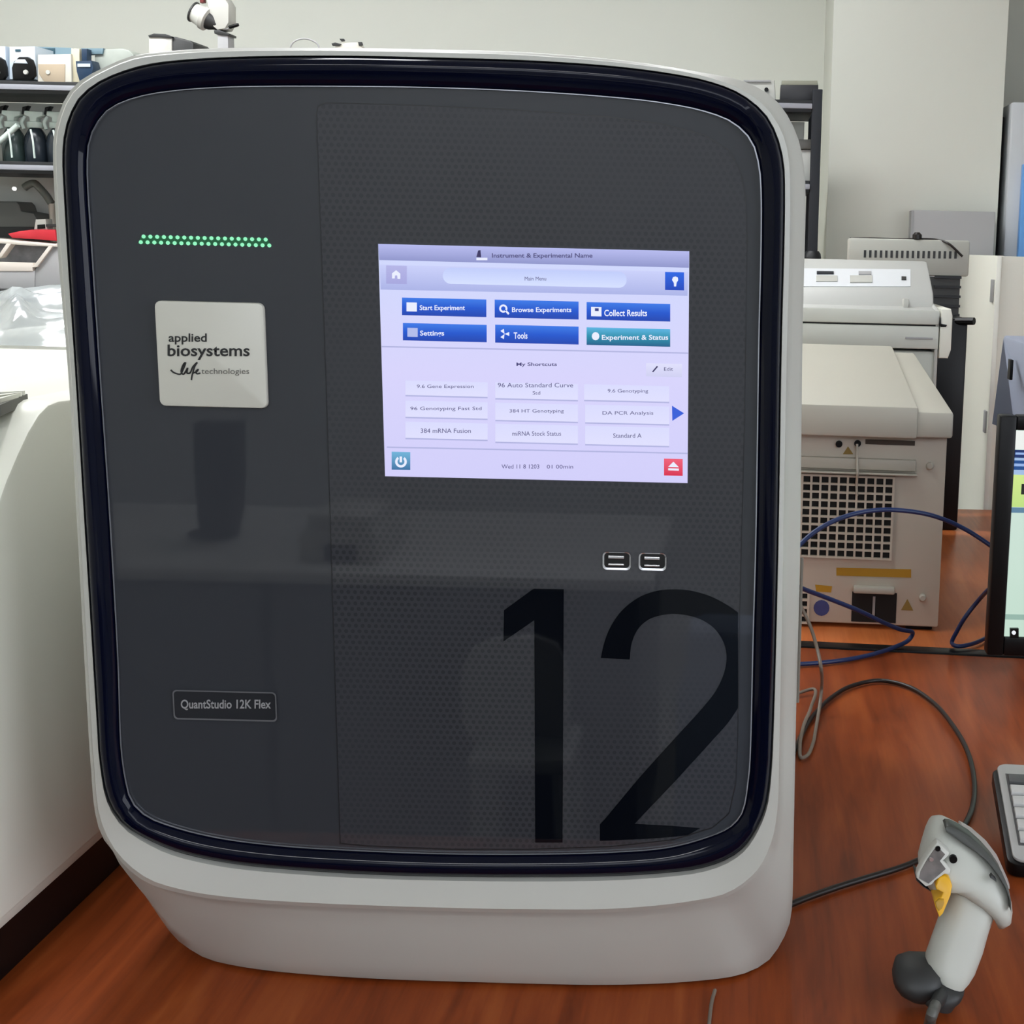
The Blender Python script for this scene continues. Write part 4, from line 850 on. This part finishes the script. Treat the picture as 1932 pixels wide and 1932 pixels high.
# ================================================================== blue grey device, monitor, keyboard on the right
bgx = PX(1893, 635, 0.44).x
k0 = PX(1893, 633, bgx); k1 = PX(1932, 661, bgx)
bg = thing('computer_case', 'blue grey computer case with a dark slot behind the monitor', 'computer', (bgx + 0.1, (k0.y + k1.y) / 2, TZ))
yk1 = max(k1.y - 0.06, 2.32)
cs = [Vector((bgx, yk1, k0.z)), Vector((bgx, k0.y, k0.z)), Vector((bgx - 0.016, k0.y + 0.01, P(1873, 805, k0.y).z)), Vector((bgx + 0.06, k0.y + 0.01, P(1876, 835, k0.y).z)), Vector((bgx + 0.06, k0.y + 0.01, TZ)), Vector((bgx + 0.06, yk1, TZ)), Vector((bgx + 0.06, yk1, P(1876, 835, k0.y).z))]
mk('shell', prism(cs, Vector((0.2, 0, 0)), 0.006), mat('blue_grey_plastic', (150, 158, 178), 0.45, var=0.03), bg)
sp0 = PX(1906, 678, bgx - 0.001); sp1 = PX(1904, 716, bgx - 0.001)
mk('slot', box(bgx - 0.0025, bgx + 0.003, sp0.y - 0.012, sp0.y + 0.012, sp1.z, sp0.z, bv=0.001), m_black, bg)
Ym = 2.12
mo = thing('computer_monitor', 'black framed computer monitor showing a pale green screen at the right edge', 'monitor', (P(1874, 1200, Ym).x + 0.27, Ym + 0.06, TZ))
mx0 = P(1875, 1000, Ym).x; mz0 = P(1875, 1237, Ym).z; mz1 = P(1877, 784, Ym).z; mx1 = mx0 + 0.54
sx0 = P(1907, 1000, Ym).x; sz1 = P(1910, 812, Ym).z; sz0 = P(1905, 1202, Ym).z
b = new(); bx(b, mx0, sx0, Ym, Ym + 0.03, mz0, mz1, 0.003); bx(b, sx0, mx1 - 0.02, Ym, Ym + 0.03, sz1, mz1, 0.003); bx(b, sx0, mx1 - 0.02, Ym, Ym + 0.03, mz0, sz0, 0.003); bx(b, mx1 - 0.02, mx1, Ym, Ym + 0.03, mz0, mz1, 0.003)
mk('bezel', b, m_black, mo)
mk('back_cover', box(mx0 + 0.01, mx1 - 0.01, Ym + 0.028, Ym + 0.055, mz0 + 0.01, mz1 - 0.01, bv=0.01), m_black, mo)
scm = mk('screen', box(sx0, mx1 - 0.02, Ym + 0.004, Ym + 0.006, sz0, sz1), glow('monitor_base', (206, 226, 216), (196, 222, 206), 1.0), mo, smooth=0, label='lit pale green screen')
def band(name, v0, v1, m, u0=1906, k=1):
    z1 = P(1910, v0, Ym).z; z0 = P(1910, v1, Ym).z; mk(name, box(max(sx0, P(u0, 900, Ym).x), mx1 - 0.02, Ym + 0.004 - 0.0008 * k, Ym + 0.0045, z0, z1), m, scm, smooth=0)
band('menu_area', 813, 848, glow('mon_white', (236, 240, 236)))
band('ribbon', 849, 864, glow('mon_navy', (20, 46, 104)))
band('ribbon_gap', 864, 869, glow('mon_lightblue', (160, 188, 226)))
band('ribbon', 869, 887, glow('mon_blue', (26, 74, 138)))
band('ribbon_gap', 887, 896, MATS['mon_lightblue'])
band('highlight_block', 896, 957, glow('mon_lime', (208, 232, 140), (190, 222, 130)))
band('ribbon', 958, 968, glow('mon_steel', (92, 130, 158)))
band('status_bar', 1160, 1170, glow('mon_grey', (150, 182, 170)))
band('status_text', 854, 858, glow('mon_text', (150, 180, 230)), 1914, 2)
band('status_text', 875, 880, MATS['mon_text'], 1912, 2)
band('block_mark', 913, 933, glow('mon_black', (22, 26, 20)), 1929, 2)
cz = [P(u, v, Ym - 0.002) for u, v in ((1906, 1186), (1922, 1186), (1922, 1204), (1906, 1204))]
nt_ = mk('corner_tab', prism(cz, Vector((0, 0.006, 0))), m_black, mo, smooth=0)
mk('power_light', lathe(P(1913, 1194, Ym - 0.004), [(0.0032, 0), (0.0032, 0.003)], axis=Vector((0, 1, 0)), n=10), glow('power_white', (240, 244, 250)), nt_)
mk('stand_neck', box(mx0 + 0.23, mx0 + 0.31, Ym + 0.055, Ym + 0.085, TZ + 0.012, mz0 + 0.15, bv=0.004), m_black, mo)
mk('stand_base', box(mx0 + 0.15, mx0 + 0.39, Ym - 0.02, Ym + 0.15, TZ, TZ + 0.012, bv=0.003), m_black, mo)

# keyboard: raised at the rear on its feet, only its left end is in view
m_key = mat('key_grey', (208, 208, 206), 0.5, var=0.02); m_kb = mat('keyboard_grey', (184, 184, 182), 0.45, var=0.02)
kF = PZ(1912, 1622, TZ + 0.022); kB = PZ(1880, 1440, TZ + 0.058)
kdir = (kB - kF); kl = kdir.length; kdir.normalize(); kx = Vector((kdir.y, -kdir.x, 0)).normalized(); kn = kx.cross(kdir).normalized()
if kn.z < 0: kn = -kn
def K(a, d, h): return kF + kx * a + kdir * d + kn * h
kb = thing('keyboard', 'grey keyboard with black underside below the monitor at the right edge', 'keyboard', (kF.x + 0.2, (kF.y + kB.y) / 2, TZ))
KW = 0.40
def kslab(a0, a1, d0, d1, h0, h1, bv=0.0, r=0.0):
    pts = [K(a, d, h0) for a, d in rrect((a0 + a1) / 2, (d0 + d1) / 2, (a1 - a0) / 2, (d1 - d0) / 2, r)] if r else [K(a, d, h0) for a, d in ((a0, d0), (a1, d0), (a1, d1), (a0, d1))]
    return prism(pts, kn * (h1 - h0), bv)
mk('top_case', kslab(0, KW, 0, kl, -0.004, 0.0, 0.0015, 0.012), m_kb, kb)
mk('underside', kslab(-0.006, KW - 0.006, -0.004, kl - 0.004, -0.020, -0.004, 0.002, 0.014), m_black, kb, label='black underside tray')
for (a, d) in ((0.03, kl - 0.03), (KW - 0.03, kl - 0.03), (0.03, 0.02), (KW - 0.03, 0.02)):
    c = K(a, d, -0.020); mk('foot', box(c.x - 0.012, c.x + 0.012, c.y - 0.01, c.y + 0.01, TZ, c.z + 0.004), m_black, kb)
mk('key_well', kslab(0.0085, KW - 0.02, 0.028, kl - 0.024, 0.0, 0.0006), mat('key_well', (92, 92, 92), 0.5), kb)
rowsK = 6; dk = (kl - 0.056) / rowsK
for r_ in range(rowsK):
    d0 = 0.030 + r_ * dk
    for c_ in range(14):
        a0 = 0.0105 + c_ * 0.0265
        mk('key', kslab(a0, a0 + 0.0235, d0 + 0.001, d0 + dk - 0.006, 0.0006, 0.006, 0.0012), m_key if not (r_ == 5 and c_ == 0) else mat('key_dark', (90, 92, 92), 0.5), kb)

# ================================================================== barcode scanner
Ysn = 1.235
sc = thing('barcode_scanner', 'pale grey handheld barcode scanner with yellow trigger standing on a black foot', 'scanner', PZ(1775, 1885, TZ))
def q5(x, y, Y=Ysn): return P(1450 + x / 4.008, 1450 + y / 4.008, Y - 0.072 * (y - 376) / 1414.0)
# handle: oval sections between left and right outline
def sect(l, r, th, Y=Ysn, n=18, p=2.4):
    a, b = q5(*l, Y), q5(*r, Y); c = (a + b) / 2; h = (b - a) / 2; out = []
    for k in range(n):
        t = 2 * math.pi * k / n; ct, st = math.cos(t), math.sin(t)
        out.append(c + h * (math.copysign(abs(ct) ** (2 / p), ct)) + Vector((0, 1, 0)) * th * math.copysign(abs(st) ** (2 / p), st))
    return out
hs = [sect((1400, 830), (1740, 1010), 0.020), sect((1375, 900), (1710, 1080), 0.021), sect((1335, 1030), (1690, 1130), 0.0215), sect((1290, 1130), (1660, 1220), 0.021), sect((1235, 1280), (1620, 1370), 0.020), sect((1185, 1420), (1560, 1530), 0.0195), sect((1210, 1500), (1515, 1600), 0.0195), sect((1240, 1540), (1480, 1640), 0.018)]
mk('handle', loft(hs), m_gun, sc, smooth=70)
# head: outline slices from nose (upper left) to tail (lower right)
hd = [sect((1205, 440), (1262, 376), 0.012), sect((1185, 505), (1345, 395), 0.024), sect((1160, 580), (1440, 440), 0.029), sect((1130, 690), (1540, 500), 0.032), sect((1140, 800), (1625, 575), 0.033), sect((1200, 880), (1700, 665), 0.033), sect((1330, 860), (1760, 760), 0.032), sect((1430, 900), (1805, 860), 0.031), sect((1560, 985), (1828, 970), 0.028), sect((1650, 1060), (1836, 1050), 0.024), sect((1700, 1130), (1830, 1120), 0.018), sect((1730, 1190), (1790, 1175), 0.008)]
mk('head', loft(hd), m_gun, sc, smooth=70)
dk_ = [q5(*p, Ysn - 0.026) for p in ((1335, 450), (1350, 436), (1385, 440), (1450, 470), (1530, 520), (1620, 600), (1700, 690), (1760, 780), (1810, 890), (1835, 1000), (1836, 1090), (1826, 1000), (1790, 900), (1730, 800), (1650, 700), (1560, 625), (1460, 560), (1390, 505), (1345, 475))]
mk('grip_inlay', prism(dk_, Vector((0, 0.018, 0)), 0.002), mat('inlay_grey', (64, 66, 62), 0.4), sc, smooth=40, label='dark rubber inlay along the head')
ri = [sect((1450, 462), (1470, 448), 0.019, n=10), sect((1545, 540), (1565, 505), 0.022, n=10), sect((1640, 630), (1665, 590), 0.022, n=10), sect((1720, 730), (1745, 695), 0.021, n=10), sect((1785, 850), (1806, 830), 0.018, n=10), sect((1806, 880), (1812, 872), 0.01, n=10)]
mk('top_ridge', loft(ri), mat('ridge_pinkgrey', (176, 168, 164), 0.4), sc, smooth=60)
wn = [q5(*p, Ysn - 0.034) for p in ((1276, 560), (1368, 636), (1362, 660), (1318, 700), (1380, 765), (1372, 800), (1330, 800), (1260, 850), (1235, 880), (1190, 896), (1120, 830), (1125, 790), (1180, 690), (1250, 590))]
wbm = mk('window_frame', prism(wn, Vector((0, 0.012, 0)), 0.0012), mat('frame_pale', (205, 205, 198), 0.35), sc, smooth=40)
wi = [q5(*p, Ysn - 0.0350) for p in ((1272, 590), (1335, 650), (1295, 700), (1340, 760), (1270, 820), (1210, 870), (1140, 830), (1150, 780), (1200, 690))]
mk('scan_window', prism(wi, Vector((0, 0.002, 0))), mat('window_bronze', (92, 84, 80), 0.12, var=0.35, scale=90), wbm, smooth=0, label='shiny bronze scan window')
for x, y, r in ((1281, 608, 0.0024), (1232, 690, 0.002)):
    mk('lens', lathe(q5(x, y, Ysn - 0.0365), [(r, 0), (r, 0.0016)], axis=Vector((0, 1, 0)), n=12), m_black if y < 650 else m_chrome, wbm)
nose = [q5(*p, Ysn - 0.010) for p in ((1120, 826), (1188, 898), (1255, 915), (1230, 935), (1170, 900), (1118, 850))]
mk('nose_lip', prism(nose, Vector((0, 0.03, 0)), 0.002), m_charcoal, sc, smooth=40)
mk('screw_recess', lathe(q5(1398, 690, Ysn - 0.0325), [(0.0036, 0), (0.0036, 0.004)], axis=Vector((0, 1, 0)), n=14), m_black, sc)
mk('mark', prism([q5(*p, Ysn - 0.0305) for p in ((1676, 826), (1690, 806), (1706, 826), (1722, 840), (1724, 860), (1700, 840))], Vector((0, 0.006, 0))), m_charcoal, sc, smooth=0)
tr = [q5(*p, Ysn - 0.0335) for p in ((1290, 822), (1330, 812), (1372, 840), (1390, 890), (1378, 960), (1350, 1030), (1320, 1100), (1292, 1128), (1268, 1066), (1254, 1020), (1268, 992), (1305, 972), (1320, 940), (1268, 914), (1262, 890))]
mk('trigger', prism(tr, Vector((0, 0.030, 0)), 0.0012, seg=2), m_yellow, sc, smooth=50, label='yellow trigger')
mk('trigger_pad', prism([q5(*p, Ysn - 0.0348) for p in ((1262, 1012), (1290, 988), (1326, 990), (1330, 1020), (1315, 1060), (1290, 1080), (1270, 1055))], Vector((0, 0.003, 0)), 0.001), mat('trigger_olive', (184, 140, 32), 0.4), sc, smooth=30)
ft = [sect((1230, 1540), (1480, 1650), 0.019), sect((1190, 1570), (1472, 1680), 0.023), sect((1150, 1610), (1455, 1715), 0.024), sect((1115, 1665), (1425, 1740), 0.023), sect((1150, 1720), (1390, 1790), 0.020)]
mk('foot_collar', loft(ft), m_charcoal, sc, smooth=60)
kn_ = [sect((955, 1480), (1010, 1436), 0.012), sect((935, 1560), (1120, 1430), 0.022), sect((945, 1620), (1230, 1440), 0.026), sect((990, 1680), (1310, 1490), 0.026), sect((1060, 1720), (1330, 1580), 0.022), sect((1120, 1750), (1320, 1660), 0.014)]
mk('foot_block', loft(kn_), m_charcoal, sc, smooth=60, label='rounded black foot block')
zq = TZ + 0.002
mk('strain_relief', tube([q5(1310, 1690, Ysn - 0.006), q5(1290, 1740, Ysn - 0.02), q5(1262, 1790, Ysn - 0.035)], lambda t: 0.0075 - 0.002 * t, n=10), m_charcoal, sc)
e0 = q5(1262, 1790, Ysn - 0.035)
mk('scanner_cable', tube([e0, q5(1235, 1860, Ysn - 0.05), PZ(1754, 1932, TZ + 0.008), PZ(1745, 1990, TZ + 0.006), PZ(1700, 2100, TZ + 0.005)], 0.0052, n=10), mat('scanner_cable_grey', (92, 92, 88), 0.4), sc, label='grey cable')

# ================================================================== cables
def cable(name, label, pts, r, m): return mk(name, tube(pts, r, n=10, sub=10), m, None, smooth=60, label=label, cat='cable')
zz = TZ + 0.005
cable('network_cable', 'blue network cable arching up in front of the vent grid to the monitor', [Vector((-0.10, 1.885, 0.90)), Vector((-0.08, 1.95, 0.905)), P(1440, 1110, 2.0), P(1485, 1060, 2.08), P(1511, 1026, 2.12), P(1550, 995, 2.15), P(1600, 973, 2.18), P(1650, 963, 2.2), P(1700, 963, 2.22), P(1760, 973, 2.23), P(1820, 998, 2.24), P(1874, 1033, 2.23), P(1900, 1052, 2.22)], 0.0038, m_blue)
cable('network_cable', 'blue network cable looping on the table below the beige instrument', [Vector((-0.14, 1.885, 0.93)), Vector((-0.12, 1.97, 0.94)), P(1450, 1080, 2.1), P(1508, 1108, 2.18), P(1560, 1128, 2.24), P(1620, 1152, 2.28), P(1670, 1176, 2.31), P(1700, 1188, 2.33), PZ(1722, 1194, zz + 0.02), PZ(1716, 1206, zz + 0.008), PZ(1690, 1220, zz + 0.002), PZ(1640, 1236, zz), PZ(1580, 1247, zz), PZ(1508, 1253, zz), PZ(1440, 1252, zz)], 0.0038, m_blue)
cable('network_cable', 'short blue cable bend on the far table left of the monitor', [P(1895, 1086, 2.26), P(1872, 1106, 2.28), P(1845, 1134, 2.34), P(1820, 1166, 2.345), P(1806, 1190, 2.35), PZ(1796, 1212, zz + 0.004), PZ(1806, 1219, zz + 0.003), PZ(1830, 1216, zz + 0.003), PZ(1873, 1198, zz + 0.003), PZ(1890, 1192, zz + 0.003)], 0.0038, m_blue)
cable('power_cord', 'black cord curving in a wide arc across the table to the scanner', [PZ(1440, 1520, zz), PZ(1480, 1460, zz), PZ(1506, 1400, zz), PZ(1530, 1356, zz), PZ(1570, 1315, zz), PZ(1610, 1293, zz), PZ(1660, 1284, zz), PZ(1710, 1294, zz), PZ(1760, 1325, zz), PZ(1800, 1372, zz), PZ(1826, 1420, zz), PZ(1838, 1475, zz), PZ(1834, 1525, zz), PZ(1816, 1562, zz), PZ(1790, 1592, zz), PZ(1755, 1612, zz), PZ(1722, 1628, zz), PZ(1690, 1640, zz), PZ(1640, 1655, zz), PZ(1570, 1677, zz), PZ(1500, 1703, zz), PZ(1420, 1740, zz)], 0.0034, m_cord)
cable('grey_cable', 'thin grey cable hanging beside the large instrument and looping on the table', [Vector((-0.06, 1.885, 0.88)), Vector((-0.04, 1.95, 0.90)), P(1495, 1118, 2.0), P(1514, 1150, 1.99), P(1530, 1185, 1.98), P(1542, 1225, 1.96), P(1549, 1260, 1.93), PZ(1550, 1300, zz + 0.03), PZ(1546, 1335, zz + 0.008), PZ(1540, 1370, zz), PZ(1533, 1405, zz), PZ(1522, 1426, zz), PZ(1512, 1430, zz), PZ(1509, 1410, zz + 0.002), PZ(1516, 1370, zz + 0.004), PZ(1530, 1335, zz + 0.006), PZ(1534, 1300, zz + 0.004), PZ(1500, 1310, zz)], 0.0026, m_gcord)
cable('grey_cable', 'short thin grey cable on the table in front of the large instrument', [PZ(1349, 1868, zz), PZ(1344, 1885, zz - 0.002), PZ(1340, 1910, zz - 0.002), PZ(1338, 1932, zz - 0.002), PZ(1336, 1990, zz - 0.002)], 0.0018, m_gcord)

# ================================================================== the room behind the camera, mirrored in the dark glass
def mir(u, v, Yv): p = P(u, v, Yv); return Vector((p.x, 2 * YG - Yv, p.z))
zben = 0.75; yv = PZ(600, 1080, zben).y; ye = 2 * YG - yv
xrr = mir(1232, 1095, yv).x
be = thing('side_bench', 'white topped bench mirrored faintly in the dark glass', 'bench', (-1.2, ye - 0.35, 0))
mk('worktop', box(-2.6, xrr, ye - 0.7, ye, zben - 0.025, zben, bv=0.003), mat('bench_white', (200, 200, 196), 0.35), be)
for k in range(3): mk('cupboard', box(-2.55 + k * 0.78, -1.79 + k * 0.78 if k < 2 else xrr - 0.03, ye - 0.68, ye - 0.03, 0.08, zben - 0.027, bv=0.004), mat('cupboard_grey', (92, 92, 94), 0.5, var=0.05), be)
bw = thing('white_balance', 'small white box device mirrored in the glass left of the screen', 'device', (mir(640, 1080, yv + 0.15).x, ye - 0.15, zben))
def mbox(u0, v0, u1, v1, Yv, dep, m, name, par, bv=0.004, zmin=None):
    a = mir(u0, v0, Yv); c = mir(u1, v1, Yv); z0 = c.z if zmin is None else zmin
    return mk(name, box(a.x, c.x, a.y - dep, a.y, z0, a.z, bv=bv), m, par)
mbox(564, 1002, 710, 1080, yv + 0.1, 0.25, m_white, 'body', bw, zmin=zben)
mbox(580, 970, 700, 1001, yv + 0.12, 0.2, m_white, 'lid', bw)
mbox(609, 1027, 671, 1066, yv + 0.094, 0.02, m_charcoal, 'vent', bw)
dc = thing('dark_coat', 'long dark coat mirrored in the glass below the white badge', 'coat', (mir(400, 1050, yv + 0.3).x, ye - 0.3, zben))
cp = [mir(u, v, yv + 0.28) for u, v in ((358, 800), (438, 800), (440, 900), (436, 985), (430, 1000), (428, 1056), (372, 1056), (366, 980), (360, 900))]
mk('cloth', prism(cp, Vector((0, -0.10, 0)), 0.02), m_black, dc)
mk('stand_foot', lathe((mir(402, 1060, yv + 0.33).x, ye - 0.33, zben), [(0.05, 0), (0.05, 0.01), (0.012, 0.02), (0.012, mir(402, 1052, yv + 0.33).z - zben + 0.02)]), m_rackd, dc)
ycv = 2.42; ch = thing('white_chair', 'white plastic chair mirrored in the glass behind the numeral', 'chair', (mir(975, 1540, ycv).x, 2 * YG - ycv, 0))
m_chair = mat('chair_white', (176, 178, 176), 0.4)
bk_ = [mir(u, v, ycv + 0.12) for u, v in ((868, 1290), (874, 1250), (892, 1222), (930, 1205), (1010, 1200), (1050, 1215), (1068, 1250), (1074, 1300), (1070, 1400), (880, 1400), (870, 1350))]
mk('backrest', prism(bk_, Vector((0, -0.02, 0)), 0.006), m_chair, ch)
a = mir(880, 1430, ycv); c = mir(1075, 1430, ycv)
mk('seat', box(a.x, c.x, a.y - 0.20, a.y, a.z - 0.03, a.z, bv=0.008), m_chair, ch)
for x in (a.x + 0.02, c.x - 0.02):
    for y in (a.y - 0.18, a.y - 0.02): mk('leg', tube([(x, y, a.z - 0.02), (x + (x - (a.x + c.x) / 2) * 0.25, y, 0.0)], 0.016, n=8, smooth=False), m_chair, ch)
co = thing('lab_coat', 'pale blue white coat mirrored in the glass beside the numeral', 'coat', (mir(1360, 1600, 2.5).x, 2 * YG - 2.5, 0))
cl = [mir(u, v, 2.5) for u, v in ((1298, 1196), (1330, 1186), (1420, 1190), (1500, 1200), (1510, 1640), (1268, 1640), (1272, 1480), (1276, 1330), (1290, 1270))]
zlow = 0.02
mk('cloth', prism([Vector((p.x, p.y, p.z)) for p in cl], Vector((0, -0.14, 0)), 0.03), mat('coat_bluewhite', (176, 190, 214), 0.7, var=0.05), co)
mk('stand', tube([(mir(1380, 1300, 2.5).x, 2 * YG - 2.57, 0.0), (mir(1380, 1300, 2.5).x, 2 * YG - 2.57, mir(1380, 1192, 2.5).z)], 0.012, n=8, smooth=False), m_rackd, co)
